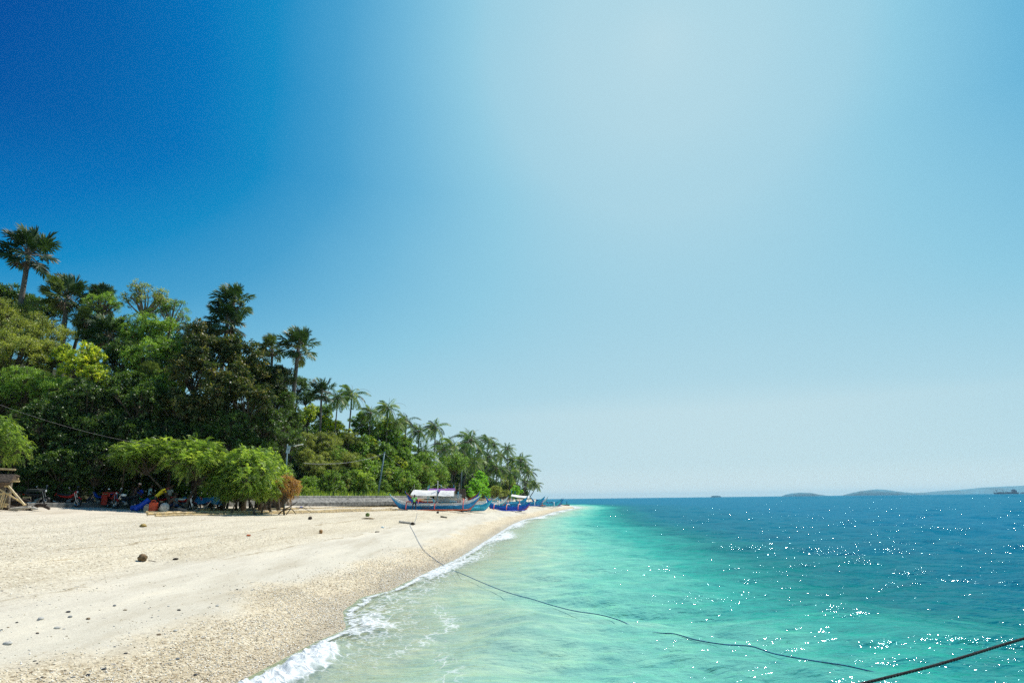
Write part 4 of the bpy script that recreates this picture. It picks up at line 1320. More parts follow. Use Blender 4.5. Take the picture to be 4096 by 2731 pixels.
# ================================================================ BOATS
P_BLUE = simple('boat_paint_blue', (.015, .28, .60), .45, var=.25, scale=2.5)
P_NAVY = simple('boat_paint_navy', (.012, .09, .42), .45, var=.25, scale=2.5)
P_ROYAL = simple('boat_paint_royal', (.012, .10, .66), .45, var=.25, scale=2.5)
P_CYAN = simple('boat_paint_cyan', (.05, .50, .68), .45, var=.2, scale=2.5)
P_WHITE = simple('boat_paint_white', (.86, .84, .78), .55, var=.05, scale=3)
P_RED = simple('boat_paint_red', (.42, .045, .02), .5, var=.3, scale=3)
P_ORANGE = simple('boat_paint_orange', (.62, .13, .03), .5, var=.3, scale=3)
P_PINKRED = simple('boat_paint_coral', (.70, .12, .09), .5, var=.2, scale=3)
TARP_W = simple('white_tarpaulin', (.80, .78, .73), .7, var=.1, scale=1.5, bump=.3)
TARP_P = simple('purple_tarpaulin', (.22, .03, .30), .6, var=.2)
BAMBOO = simple('bamboo', (.58, .43, .21), .45, var=.28, scale=3, bump=.2)
WOOD_GREY = simple('driftwood', (.24, .20, .15), .9, var=.45, scale=4, bump=.8)
WOOD_PALE = simple('bleached_driftwood', (.55, .50, .42), .9, var=.3, scale=4, bump=.6)
WOOD_DARK = simple('dark_driftwood', (.065, .045, .032), .9, var=.4, scale=4, bump=.9)
ROPE_BLUE = simple('blue_rope', (.02, .14, .30), .8, var=.4, scale=30)
NETM = simple('boat_side_netting', (.50, .55, .56), .8, var=.15, scale=4, alpha=.45)
BLUE_CLOTH = simple('blue_net_heap', (.05, .22, .36), .85, var=.4, scale=8, bump=.8)

def text_mesh(txt, size, name):
    cu = bpy.data.curves.new(name, 'FONT')
    cu.body = txt; cu.size = size; cu.extrude = .004; cu.align_x = 'LEFT'; cu.space_character = 1.2
    ob = bpy.data.objects.new(name, cu)
    COL.objects.link(ob)
    dg = bpy.context.evaluated_depsgraph_get()
    me = bpy.data.meshes.new_from_object(ob.evaluated_get(dg))
    bpy.data.objects.remove(ob)
    bpy.data.curves.remove(cu)
    return me

def hull_fn(L, W, H, rb, rs, kb=.72, ks=.70):
    """returns (sheer height, keel height, half width) at t in [-1 stern .. 1 bow]"""
    def fn(t):
        a = abs(t)
        rise = .82 * (rb if t > 0 else rs) * max(0, (a - .35) / .65) ** 2.4
        zs = H + rise
        k0 = kb if t > 0 else ks
        zk = 0.0 if a < k0 else (zs - .10) * ((a - k0) / (1 - k0)) ** 1.25
        w = W * max(0, 1 - a ** 2.6) ** .8 + .025
        return zs, zk, w
    return fn

def make_boat(label, px, py, Y, L, yaw, hull=P_BLUE, low=P_RED, top=P_WHITE, W=.48, H=.78, rb=.95, rs=1.0, out=2.1, arms=(-.62, 0.02, .58), armm=P_PINKRED,
              floatm=P_ORANGE, armstraight=None, fl=.80, canopy=None, name='outrigger_boat', group=None, sides=(1, -1), pos=None, horn=P_CYAN, lowfrac=.15, topfrac=.72):
    c = at(px, py, Y) if pos is None else Vector(pos)
    z0 = T(c.x, c.y)
    t = thing(name, label, 'boat', (c.x, c.y, z0 - .03), yaw, group)
    fn = hull_fn(L, W, H, rb, rs)
    g_ = [(0, .06), (.12, .5), (.25, .70), (.5, .90), (.72, 1.0), (1, .66)]
    def pt(tt, f, sd):
        zs, zk, w = fn(tt)
        z = zk + (zs - zk) * f
        # widths use the absolute height so that the bottom stays a V
        gw = float(np.interp(f, [q[0] for q in g_], [q[1] for q in g_]))
        return (tt * L / 2, sd * w * gw, z)
    n = 44
    ts = [-1 + 2 * i / n for i in range(n + 1)]
    def band(nm, f0, f1, k, mat, off=0):
        mb = MB()
        for sd in (1, -1):
            mb.sheet([[Vector(pt(a, f0 + (f1 - f0) * j / k, sd)) + Vector((0, sd * off, 0)) for j in range(k + 1)] for a in ts])
        return mb.build(nm, mat, t, smooth=True)
    band('hull_bottom', 0, lowfrac, 2, low)
    body = band('hull_side', lowfrac, topfrac, 4, hull)
    band('sheer_plank', topfrac, 1.0, 3, top)
    # keel strip closes the bottom
    mb = MB(); mb.sheet([[pt(a, 0, 1), pt(a, 0, -1)] for a in ts]); mb.build('keel', low, t)
    # deck sunk between the planks
    mb = MB()
    mb.sheet([[(a * L / 2, s_ * fn(a)[2] * .64, fn(a)[0] - .06 - .10 * (1 - abs(a) ** 3)) for s_ in (1, .5, 0, -.5, -1)] for a in ts if abs(a) < .93])
    mb.build('deck', top, t)
    mb = MB()
    for sd in (1, -1):
        mb.tube([(a * L / 2, sd * fn(a)[2] * .66, fn(a)[0] + .01) for a in ts], .035, n=5)
    mb.build('gunwale', top, t)
    # pointed horns at the ends
    for e in (1, -1):
        zs, zk, w = fn(e)
        mb = MB()
        mb.tube([(e * L / 2 * .965, 0, fn(e * .965)[0] - .05), (e * L / 2, 0, zs - .02), (e * (L / 2 + .14), 0, zs + .22)], [.07, .06, .02], n=6, flat=.6)
        mb.build('prow_tip' if e > 0 else 'stern_tip', horn, t)
    # outriggers
    for a in arms:
        x = a * L / 2
        zt = fn(a)[0] + .10
        pts = []
        for q in (-1, -.86, -.62, -.3, 0, .3, .62, .86, 1):
            z = zt + .10 - .10 * abs(q)
            if abs(q) > .6:
                z = zt + .04 - (zt + .04 - .14) * ((abs(q) - .6) / .4) ** 1.8
            if (q > 0 and 1 not in sides and abs(q) > .3) or (q < 0 and -1 not in sides and abs(q) > .3):
                continue
            pts.append((x + .05 * q, q * out, z))
        mb = MB()
        if armstraight is None:
            mb.tube(arc(pts, 4), .058, n=6)
            mb.build('outrigger_arm', armm, t, smooth=True)
        else:
            inner = [p for p in pts if abs(p[1]) <= .63 * out]
            mb.tube(arc(inner, 4), .055, n=6)
            ao = mb.build('outrigger_arm', armstraight, t, smooth=True)
            for sd in sides:
                o2 = [p for p in pts if p[1] * sd >= .60 * out]
                o2.sort(key=lambda p: abs(p[1]))
                m2 = MB(); m2.tube(arc(o2, 4), .062, n=6)
                m2.build('arm_end', armm, ao, smooth=True)
    for sd in sides:
        mb = MB()
        xs = [-fl + 2 * fl * i / 10 for i in range(11)]
        mb.tube([(a * L / 2, sd * out, .10 + .18 * max(0, abs(a) - .6) ** 1.5) for a in xs], [.05] + [.075] * 9 + [.045], n=7)
        mb.build('outrigger_float', floatm, t, smooth=True)
    if canopy:
        canopy(t, L, fn)
    return t, fn

def tarp(t, x0, x1, zr, ze, half, mat, name='canopy', sag=.04, slope=0.0):
    mb = MB()
    n, m = 10, 8
    grid = []
    for i in range(n + 1):
        u = i / n
        x = x0 + (x1 - x0) * u
        row = []
        for j in range(m + 1):
            v = -1 + 2 * j / m
            z = zr - (zr - ze) * abs(v) ** 1.3 - sag * math.sin(math.pi * u) * (.4 + .6 * abs(v)) + slope * u + .012 * math.sin(9 * u + 5 * v)
            # the end edge is pulled in at the ridge
            xx = x + (.0 if 0 < i < n else 0) + ((.22 * (1 - abs(v))) if i == 0 else 0)
            row.append((xx, v * half, z))
        grid.append(row)
    mb.sheet(grid, .02)
    return mb.build(name, mat, t, smooth=False)

def main_canopy(t, L, fn):
    tarp(t, -2.75, .18, 2.38, 1.78, 1.15, TARP_W, sag=.05, slope=-.10)
    tarp(t, .36, 2.15, 2.27, 1.66, 1.12, TARP_W, sag=.03, slope=-.05)
    for x, y, h, m_, w in ((-2.45, -.2, 3.0, WOOD_PALE, .022), (.25, -.2, 3.35, P_WHITE, .05), (1.0, .3, 2.95, BAMBOO, .025), (2.25, .2, 2.7, BAMBOO, .03), (2.72, -.3, 3.05, WOOD_PALE, .03), (-.95, .6, 2.8, P_CYAN, .035)):
        mb = MB(); mb.tube([(x, y, .55), (x, y, h)], [w, w * .8], n=6)
        mb.build('post', m_, t)
    mb = MB(); mb.box((2.62, -.35, 1.75), (.10, .10, .75)); mb.build('painted_post', P_CYAN, t)
    mb = MB(); mb.box((.27, -.32, 1.65), (.10, .10, 1.3)); mb.build('painted_post', P_BLUE, t)
    mb = MB()
    for a, b in (((.25, -.2, 3.0), (-1.6, -.9, 2.3)), ((.25, -.2, 3.0), (1.9, -.8, 2.1)), ((.25, -.2, 3.0), (1.0, .3, 2.5)), ((1.0, .3, 2.9), (2.0, -.6, 2.2)), ((-2.45, -.2, 2.9), (-3.4, 0, 1.5)), ((1.3, -1.1, 1.9), (2.4, -.5, .95)), ((2.25, .2, 2.6), (1.6, 0, 2.1))):
        mb.tube([a, b], .012, n=4)
    mb.build('rigging', simple('pale_rope', (.5, .5, .46), .8), t)
    mb = MB()
    g1 = [[(-.1 + 3.1 * i / 8, -.62 - .015 * math.sin(i * 1.7 + j), .98 + .85 * j / 5 * (1 - .0 * i)) for j in range(6)] for i in range(9)]
    mb.sheet(g1)
    g1 = [[(-.1 + 3.1 * i / 8, .55, .98 + .85 * j / 5) for j in range(6)] for i in range(9)]
    mb.sheet(g1)
    mb.build('side_netting', NETM, t)
    mb = MB()
    for (x, z, r, q) in ((.7, 1.02, .35, .22), (1.1, 1.08, .42, .30), (1.55, 1.0, .45, .18), (2.05, .97, .4, .12)):
        mb.ball((x, -.1, z), (r, .3, q), 10, 7, .12, 3)
    mb.build('net_heap', BLUE_CLOTH, t)
    mb = MB(); mb.box((3.35, 0, 1.03), (.7, .5, .18)); mb.box((3.35, 0, 1.15), (.8, .56, .05)); mb.build('bow_box', P_WHITE, t)
    for (txt, m_, dz, dy, sx) in (('NULADI', P_CYAN, .0, .0, 0), ('NULADI', P_RED, -.11, -.002, .03)):
        me = text_mesh(txt, .25, 'name_lettering')
        o = link('name_lettering', me, m_ if m_ is P_RED else simple('faded_letter_paint', (.45, .62, .62), .6), t)
        zs, zk, w = fn(-.1)
        o.location = (-1.55 + sx, -w * .955 - .02 - dy, .44 + dz)
        o.rotation_euler = (R(88), 0, R(.8))

b1 = at(1742, 2030, 68.0)
make_boat('large blue and white boat with white canopy, red outrigger arms and faded name', 0, 0, 0, 10.3, R(2.5), pos=(b1.x - .05, 68.2, 0), arms=(-.60, .02, .64), canopy=main_canopy, out=1.95, sides=(1, -1), rb=1.0, rs=1.15, H=.80)

def purple_canopy(t, L, fn):
    tarp(t, -1.9, 1.6, 2.55, 2.2, .8, TARP_P)
    for x in (-1.7, -.2, 1.4):
        mb = MB(); mb.tube([(x, 0, .6), (x, 0, 3.0)], .03, n=5); mb.build('post', P_CYAN, t)
    mb = MB()
    for k in range(4):
        mb.tube([(-2.8, -.5 + .2 * k, 1.15 + .05 * k), (2.6, -.3 + .2 * k, 1.2 + .04 * k)], .035, n=5)
    mb.build('spare_bamboo', BAMBOO, t)
make_boat('dark blue boat with orange trim right behind the large canopied boat', 1770, 2005, 74.5, 9.2, R(4), hull=P_NAVY, top=P_ORANGE, low=P_BLUE, H=.95, rb=1.25, rs=1.35, horn=P_ROYAL, armm=P_PINKRED, floatm=P_BLUE, canopy=purple_canopy, topfrac=.86)

def plain_gear(t, L, fn):
    mb = MB()
    for k in range(3):
        mb.tube([(-L * .3, -.1 + .1 * k, .95 + .03 * k), (L * .25, -.1 + .12 * k, .97 + .03 * k)], .03, n=5)
    mb.build('spare_bamboo', BAMBOO, t)
make_boat('pale cyan boat whose bow pokes out right of the large canopied boat', 1850, 2000, 72, 7.2, R(6), hull=P_CYAN, top=P_CYAN, low=P_BLUE, horn=P_BLUE, sides=(1,), arms=(-.5, .4), armm=P_WHITE, floatm=P_CYAN, rb=.85, H=.6)
make_boat('white and cyan boat with red bottom, fourth in the row', 1945, 2012, 99, 7.4, R(3), hull=P_CYAN, top=P_WHITE, low=P_RED, lowfrac=.25, topfrac=.5, rs=1.4, rb=1.0, armm=P_WHITE, floatm=P_WHITE, H=.72, canopy=plain_gear)
make_boat('small cyan tipped boat behind the fourth boat of the row', 1915, 2005, 106, 7.0, R(-4), hull=P_CYAN, top=P_WHITE, low=P_BLUE, rs=1.3, rb=.7, armm=P_PINKRED, floatm=P_WHITE, canopy=plain_gear)
b5 = at(2033, 2030, 87)
make_boat('royal blue boat with red bottom and white arched outrigger arms, nearest the water', 0, 0, 0, 6.7, R(-5), pos=(b5.x, 87.5, 0), hull=P_ROYAL, top=P_BLUE, low=P_RED, lowfrac=.22, topfrac=.80, armstraight=P_WHITE, armm=P_PINKRED,
          floatm=P_ROYAL, arms=(-.55, 0, .5), out=2.6, rs=1.55, rb=.65, H=.75, sides=(-1, 1))
def small_canopy(t, L, fn):
    tarp(t, -2.0, 1.7, 2.35, 2.0, 1.0, TARP_W, sag=.1, slope=-.45)
    for x, y in ((-1.8, -.6), (-1.8, .6), (1.5, -.6), (1.5, .6)):
        mb = MB(); mb.tube([(x, y, .6), (x, y, 2.1 if x < 0 else 1.75)], .035, n=5); mb.build('post', P_WHITE, t)
    mb = MB(); mb.tube([(-1.9, 0, .6), (-1.9, 0, 3.3)], .04, n=5); mb.tube([(-1.2, 0, .6), (-1.2, 0, 3.0)], .03, n=5); mb.build('mast', P_CYAN, t)
make_boat('blue boat under the small sagging white canopy', 2085, 2018, 118, 9.5, R(-3), hull=P_BLUE, top=P_CYAN, low=P_NAVY, canopy=small_canopy, rb=1.3, rs=1.1, armm=P_WHITE, floatm=P_ROYAL)
make_boat('blue boat with a long raised left tip beyond the royal blue one', 2030, 2016, 110, 7.6, R(2), hull=P_BLUE, top=P_CYAN, low=P_NAVY, rs=1.9, rb=1.2, armm=P_PINKRED, floatm=P_BLUE)
make_boat('cyan boat with red bottom and a blue engine box near the beach tip', 2172, 2020, 130, 8.4, R(-2), hull=P_CYAN, top=P_CYAN, low=P_RED, rs=.9, rb=1.2, armm=P_WHITE, floatm=P_WHITE,
          canopy=lambda t, L, fn: MB().box((-1.1, 0, 1.25), (.9, .6, .65)).build('engine_box', P_NAVY, t))
make_boat('farthest blue boat, at the end of the row near the water', 2190, 2016, 138, 7.6, R(3), hull=P_BLUE, top=P_BLUE, low=P_NAVY, rs=1.6, rb=1.1, armm=P_NAVY, floatm=P_NAVY)
make_boat('light blue boat showing only its tip behind the small canopy boat', 2128, 2014, 128, 7.0, R(4), hull=P_CYAN, top=P_WHITE, low=P_BLUE, rs=.8, rb=1.3)

# dark floating raft off the point
rf = on_water(2205, 2011); 
rc = Vector((at(2200, 2000, 215).x, 215, 0))
t = thing('raft', 'dark low floating raft with short posts beyond the boats', 'raft', rc, R(-3))
mb = MB(); 
for k in range(5):
    mb.tube([(-7, -1 + .5 * k, .25), (7, -1 + .5 * k, .2)], .22, n=6)
mb.build('deck', WOOD_DARK, t)
for k in range(8):
    mb = MB(); mb.tube([(-6.5 + 1.8 * k, .8, .2), (-6.5 + 1.8 * k, .8, 1.5)], .10, n=5); mb.build('post', WOOD_DARK, t)
mb = MB(); mb.tube([(-7, .8, 1.1), (1, .8, 1.15)], .08, n=5); mb.build('rail', WOOD_DARK, t)

# ================================================================ SHIPS
def ship():
    Y = 3000
    c = at(4022, 1970, Y); hw = (4060 - 3964) / 2 / FPX * Y
    t = thing('cargo_ship', 'dark blue cargo ship with two cranes and a stern tower on the horizon', 'ship', (c.x, Y, 0), R(0))
    SH = simple('ship_hull', (.003, .03, .10), .6, var=.2, scale=.1)
    SS = simple('ship_superstructure', (.01, .06, .15), .6, var=.2, scale=.1)
    L = hw * 2
    mb = MB()
    pr = [(-L / 2, 8.8), (-L / 2 + 6, 7.4), (-L * .30, 6.6), (L * .30, 6.4), (L * .36, 7.4), (L / 2, 7.2)]
    bt = [(-L / 2 + 8, 0), (-L / 2 + 8.5, 0), (-L * .30, 0), (L * .30, 0), (L * .36, 0), (L / 2 - 1, 0)]
    wd = [.4, 4, 8, 8, 8, 6.5]
    grid = []
    for (a, b, w) in zip(pr, bt, wd):
        grid.append([(b[0], -w * .7, -1), (a[0], -w, a[1]), (a[0], w, a[1]), (b[0], w * .7, -1)])
    mb.sheet(grid)
    mb.f.append(tuple(range(len(mb.v) - 4, len(mb.v))))
    mb.build('hull', SH, t)
    mb = MB(); mb.box((L * .36, 0, 12), (L * .13, 13, 12)); mb.box((L * .34, 0, 19), (L * .09, 12, 3)); mb.box((L * .345, 0, 21.5), (L * .05, 8, 2)); mb.build('superstructure', SS, t)
    mb = MB(); mb.tube([(L * .41, 0, 16), (L * .39, 0, 23)], 2.2, n=8); mb.build('funnel', SH, t)
    mb = MB(); mb.tube([(L * .33, 0, 22), (L * .32, 0, 28)], .5, n=5); mb.build('mast', SS, t)
    for x in (-.34 * L, -.08 * L):
        mb = MB(); mb.tube([(x + 2, 0, 6), (x, 0, 13), (x - 4, 0, 22)], [1.5, 1.3, .9], n=6); mb.tube([(x - 1, 0, 15), (x + (-18 if x < -.2 * L else 20), 0, 13)], .45, n=5)
        mb.build('crane', simple('ship_crane', (.10, .12, .20), .6), t)
    for x, w in ((-.20, .10), (.10, .16), (.21, .08)):
        mb = MB(); mb.box((x * L, 0, 8.2), (w * L, 12, 3.0)); mb.build('deck_hatch', simple('ship_hatch', (.16, .05, .08), .6), t)
    c2 = at(4088, 1973, 4200)
    t2 = thing('distant_boat', 'small blurred vessel right of the cargo ship at the edge', 'ship', (c2.x, 4200, 0))
    mb = MB(); mb.sheet([[(-16, -1, 2), (-13, -4, 6), (-13, 4, 6)], [(6, -4, -1), (8, -4, 7), (8, 4, 7)], [(14, -3, -1), (14, -3, 7), (14, 3, 7)]]); mb.build('hull', SH, t2)
    mb = MB(); mb.box((6, 0, 8), (10, 6, 4)); mb.build('cabin', SS, t2)
ship()

# ================================================================ ROPES
def rope(name, pts, rad, mat, label, strands=True, seg=10):
    P = arc(pts, seg)
    mb = MB()
    if strands:
        for k in range(3):
            q = []
            dist = 0
            for i, p in enumerate(P):
                if i: dist += (P[i] - P[i - 1]).length
                t = (P[min(i + 1, len(P) - 1)] - P[max(i - 1, 0)]).normalized()
                a = t.cross(Vector((0, 0, 1))); a = a.normalized() if a.length > .01 else Vector((1, 0, 0)); b = t.cross(a)
                an = dist / (rad * 9) * 6.283 + k * 2.094
                q.append(p + a * math.cos(an) * rad * .5 + b * math.sin(an) * rad * .5)
            mb.tube(q, rad * .62, n=6)
    else:
        mb.tube(P, rad, n=6)
    return tag(mb.build(name, mat, smooth=True), label, 'rope')
# mooring line from the man's hand across the beach and shallows
MAN = gat(1658, 64.6)
pts = [MAN + Vector((.35, -.25, 1.25)), MAN + Vector((.38, -.6, .05)), ]
for (px, py) in ((1668, 2060), (1655, 2095), (1640, 2100), (1660, 2140), (1690, 2195), (1740, 2240), (1800, 2278)):
    g_ = gnd(px, py, 5, 80); pts.append(g_ + Vector((0, 0, .03)))
for i, (px, py) in enumerate(((1850, 2310), (1920, 2345), (1990, 2370), (2060, 2395), (2130, 2420), (2210, 2442), (2300, 2462), (2400, 2485), (2480, 2508), (2560, 2540), (2640, 2560), (2700, 2567), (2790, 2585), (2900, 2605), (3010, 2622), (3100, 2645), (3250, 2670), (3400, 2705), (3560, 2745), (3700, 2790))):
    p = on_water(px, py); p.z = .115 + .02 * math.sin(i * 1.9); pts.append(p)
rope('mooring_rope', pts, .009, ROPE_BLUE, 'long blue mooring rope running from the man across the sand into the shallows', strands=False, seg=8)
ROPE_DK = simple('dark_rope', (.035, .03, .028), .85, var=.5, scale=60, bump=.4)
rr = Vector((0, 0, EYE))
pa = rr + ray(3330, 2762) * 3.1; pb = rr + ray(4110, 2548) * 3.6
dv = pb - pa
rope('anchor_rope', [pa - dv * .9, pa - dv * .4, pa, pa + dv * .5 + Vector((0, 0, -.012)), pb, pb + dv * .6, pb + dv * 1.4], .008, ROPE_DK, 'taut dark twisted rope crossing the lower right corner over the water', seg=60)

# ================================================================ SMALL THINGS ON THE BEACH
def lay(name, label, cat, px, py, length, rad, ang, mat, taper=.7, bend=.05, lift=None, group=None, y0=5, y1=200, knots=False):
    c = gnd(px, py, y0, y1)
    d = Vector((math.cos(ang), math.sin(ang), 0))
    n = 10
    P = []
    for i in range(n + 1):
        u = i / n - .5
        q = c + d * u * length + Vector((-d.y, d.x, 0)) * bend * length * (1 - 4 * u * u)
        q.z = T(q.x, q.y) + rad * .8 + (lift or 0) * (u + .5)
        P.append(q - c)
    mb = MB()
    rads = [rad * (1 - (1 - taper) * i / n) for i in range(n + 1)]
    if knots:
        P2, r2 = [], []
        tot = 0
        for i in range(len(P) - 1):
            for k in range(4):
                u = k / 4
                P2.append(P[i].lerp(P[i + 1], u)); r2.append(rads[i] * (1.22 if k == 0 else 1.0))
                if k == 0:
                    P2.append(P[i].lerp(P[i + 1], .03)); r2.append(rads[i])
        mb.tube(P2, r2, n=8)
    else:
        mb.tube(P, rads, n=8)
    o = mb.build(name, mat, smooth=True)
    o.location = c
    return tag(o, label, cat, group)

# bamboo poles in a long loose bundle
def pole(label, px0, py0, px1, py1, r0, r1, sag=0):
    a = gnd(px0, py0, 15, 90); b = gnd(px1, py1, 15, 90)
    L = (b - a).length
    n = max(8, int(L / .55))
    P, r_ = [], []
    for i in range(n + 1):
        u = i / n
        q = a.lerp(b, u)
        q.x += .10 * math.sin(u * 3.14 * 2 + px0) ; q.y += .35 * math.sin(u * 3.14 + py0)
        q.z = T(q.x, q.y) + r0 + .03 + sag * math.sin(math.pi * u)
        rad = r0 + (r1 - r0) * u
        for du, m_ in ((-.02, 1.0), (0, 1.18), (.02, 1.0)):
            P.append(q + (b - a).normalized() * du - a); r_.append(rad * m_)
    mb = MB(); mb.tube(P, r_, n=8)
    o = mb.build('bamboo_pole', BAMBOO, smooth=True, loc=a)
    tag(o, label, 'bamboo pole', 'bamboo poles lying on the sand')
pole('bamboo pole with its thick left end lowest in the bundle, nearest the tan bag', 583, 2063, 1180, 2048, .075, .055)
pole('thick bamboo pole at the top of the left end of the bundle', 622, 2044, 1200, 2038, .07, .05)
pole('bamboo pole in the middle of the left end of the bundle', 650, 2056, 1250, 2047, .065, .05)
pole('thin bamboo pole along the lower edge of the bundle on the left', 615, 2068, 1100, 2056, .05, .04)
pole('short bamboo pole with a broken end in the left part of the bundle', 596, 2052, 900, 2048, .05, .04)
pole('long bamboo pole reaching to the right along the top of the bundle', 1000, 2037, 1570, 2028, .055, .03)
pole('bamboo pole crossing the bundle at the middle', 1120, 2052, 1480, 2036, .055, .04)
pole('lowest bamboo pole on the right half of the bundle', 1050, 2056, 1590, 2043, .055, .035)
pole('slim bamboo pole in the right half beside the pile end', 1200, 2048, 1600, 2038, .045, .03)
pole('thin bamboo pole slanting up to the large boat', 1540, 2036, 1600, 2026, .03, .02)

lay('driftwood_log', 'short brown log on the sand right of the blue boats', 'log', 2060, 2042, 2.2, .17, R(-35), WOOD_GREY, taper=1.2)
lay('driftwood_log', 'pale stub of wood lying on the sand below the man with the rope', 'log', 1628, 2094, 1.1, .085, R(3), WOOD_PALE)
lay('driftwood_log', 'small dark stick of wood below the right end of the large boat', 'stick', 1775, 2070, .7, .08, R(-30), WOOD_GREY)
lay('driftwood_branch', 'dark bent branch on the sand in front of the large boat', 'branch', 1810, 2042, 3.0, .06, R(-25), WOOD_DARK, bend=.10)
lay('driftwood_branch', 'thin branch left of the large boat by the bamboo ends', 'branch', 1595, 2040, 2.0, .06, R(-8), WOOD_DARK, bend=.06)
lay('stick', 'thin upright looking stick on the sand in the middle of the beach', 'stick', 1509, 2128, .5, .03, R(80), WOOD_DARK)
lay('driftwood_log', 'bleached driftwood trunk resting on top of the seawall', 'log', 1345, 1972, 3.0, .14, R(30), WOOD_PALE, bend=.03).location.z = 3.2
tw = bpy.data.objects['driftwood_log.003']; pw = at(1345, 1971, 69.5); pw.z = 3.1; tw.location = pw; 
lay('driftwood_branch', 'pale forked driftwood piled on the right end of the seawall', 'branch', 1545, 1978, 2.6, .10, R(20), WOOD_PALE, bend=.06).location = Vector((at(1548, 1976, 77.2).x, 77.2, 3.1))

def lump(name, label, cat, px, py, size, mat, seed=1, squash=.6, tail=False, jit=.15, group=None, sink=.25):
    c = gnd(px, py, 5, 200)
    mb = MB()
    mb.ball((0, 0, size * squash * (1 - sink)), (size, size * .75, size * squash), 14, 9, jit, seed)
    o = mb.build(name, mat, smooth=True, loc=c)
    o.rotation_euler = (0, 0, seed * 1.3)
    return tag(o, label, cat, group)
HUSK = simple('coconut_husk', (.22, .14, .07), .95, var=.45, scale=12, bump=1.0)
t = lump('coconut_husk', 'brown old coconut husk on the sand at the left of the beach', 'coconut', 568, 2243, .135, HUSK, 2, .75)
lay('husk_stalk', 'little twig beside the brown coconut husk', 'twig', 608, 2244, .22, .009, R(-10), WOOD_DARK)
lump('coconut_husk', 'small dark coconut piece right of the brown husk', 'coconut', 702, 2238, .07, WOOD_DARK, 3, .4)
lump('coconut_husk', 'golden brown coconut shell lying alone in the middle of the beach', 'coconut', 1283, 2133, .11, simple('husk_gold', (.38, .20, .07), .9, bump=.6), 4, .9)
lump('green_coconut', 'green coconut beside a patch of dry weed below the bamboo poles', 'coconut', 1470, 2065, .16, simple('green_coconut', (.16, .22, .05), .6), 5, 1.0, jit=.04)
lump('coconut_husk', 'dark husk on the sand in front of the large boat', 'coconut', 1751, 2052, .18, WOOD_DARK, 6, .6)
lump('coconut_husk', 'round dark husk by the rope bend, right of the wood stub', 'coconut', 1650, 2099, .12, WOOD_DARK, 7, .9)
lump('coconut_husk', 'small dark husk at the left below the bamboo poles', 'coconut', 1240, 2077, .13, WOOD_DARK, 8, .8)
lump('dry_weed', 'yellowish clump of dry weed on the sand below the tan bag', 'weed', 572, 2106, .17, simple('dry_weed', (.42, .30, .10), .95, bump=1), 9, .4, jit=.3)
lump('dry_weed', 'flat brown patch of dry weed under the green coconut', 'weed', 1472, 2075, .42, simple('brown_weed', (.30, .22, .12), .95, bump=1), 10, .12, jit=.35)
lump('orange_litter', 'scrap of orange plastic on the sand at mid beach', 'litter', 994, 2143, .10, simple('orange_plastic', (.65, .14, .03), .5), 11, .35, jit=.3)
lump('blue_litter', 'scrap of blue plastic just above the bamboo bundle', 'litter', 1204, 2030, .14, simple('blue_plastic', (.02, .10, .55), .4), 12, .5, jit=.3)
lump('cardboard_box', 'small tan box at the foot of the cyan boat', 'box', 1893, 2024, .26, simple('cardboard', (.45, .30, .15), .9), 13, .9, jit=.05)
lump('clear_bottle', 'pale plastic bottle lying left of the rope on the sand', 'bottle', 1530, 2110, .12, simple('pale_plastic', (.55, .68, .72), .3), 14, .35, jit=.05)
lump('wood_chunk', 'dark chunk of wood by the outermost boats near the beach tip', 'wood', 2205, 2016, .35, WOOD_DARK, 15, .5)
lump('wood_chunk', 'tan chunk of wood right of the royal blue boat', 'wood', 2109, 2031, .30, BAMBOO, 16, .8)

# stones one can pick out
STONE = [simple('dark_stone', (.05, .052, .055), .7, var=.3, scale=30), simple('pale_stone', (.50, .48, .43), .85, var=.15, scale=30),
         simple('grey_stone', (.20, .21, .21), .8, var=.2, scale=30), simple('brown_stone', (.24, .17, .10), .8, var=.2, scale=30)]
def stone_mesh(seed):
    r = random.Random(seed)
    mb = MB(); mb.ball((0, 0, 0), (1, .62 + .25 * r.random(), .34 + .15 * r.random()), 10, 7, .10, seed)
    return mb.mesh('stone', True)
STM = [[stone_mesh(10 * j + i) for i in range(4)] for j in range(4)]
def stone(px, py, size, kind, k, label, group):
    c = gnd(px, py, 4, 60)
    me = STM[kind][k % 4]
    o = link('stone', me, None, None, c + Vector((0, 0, size * .12)))
    size *= .82
    if not me.materials: me.materials.append(STONE[kind])
    o.scale = (size, size, size); o.rotation_euler = (0, 0, k * 1.7)
    tag(o, label, 'stone', group)
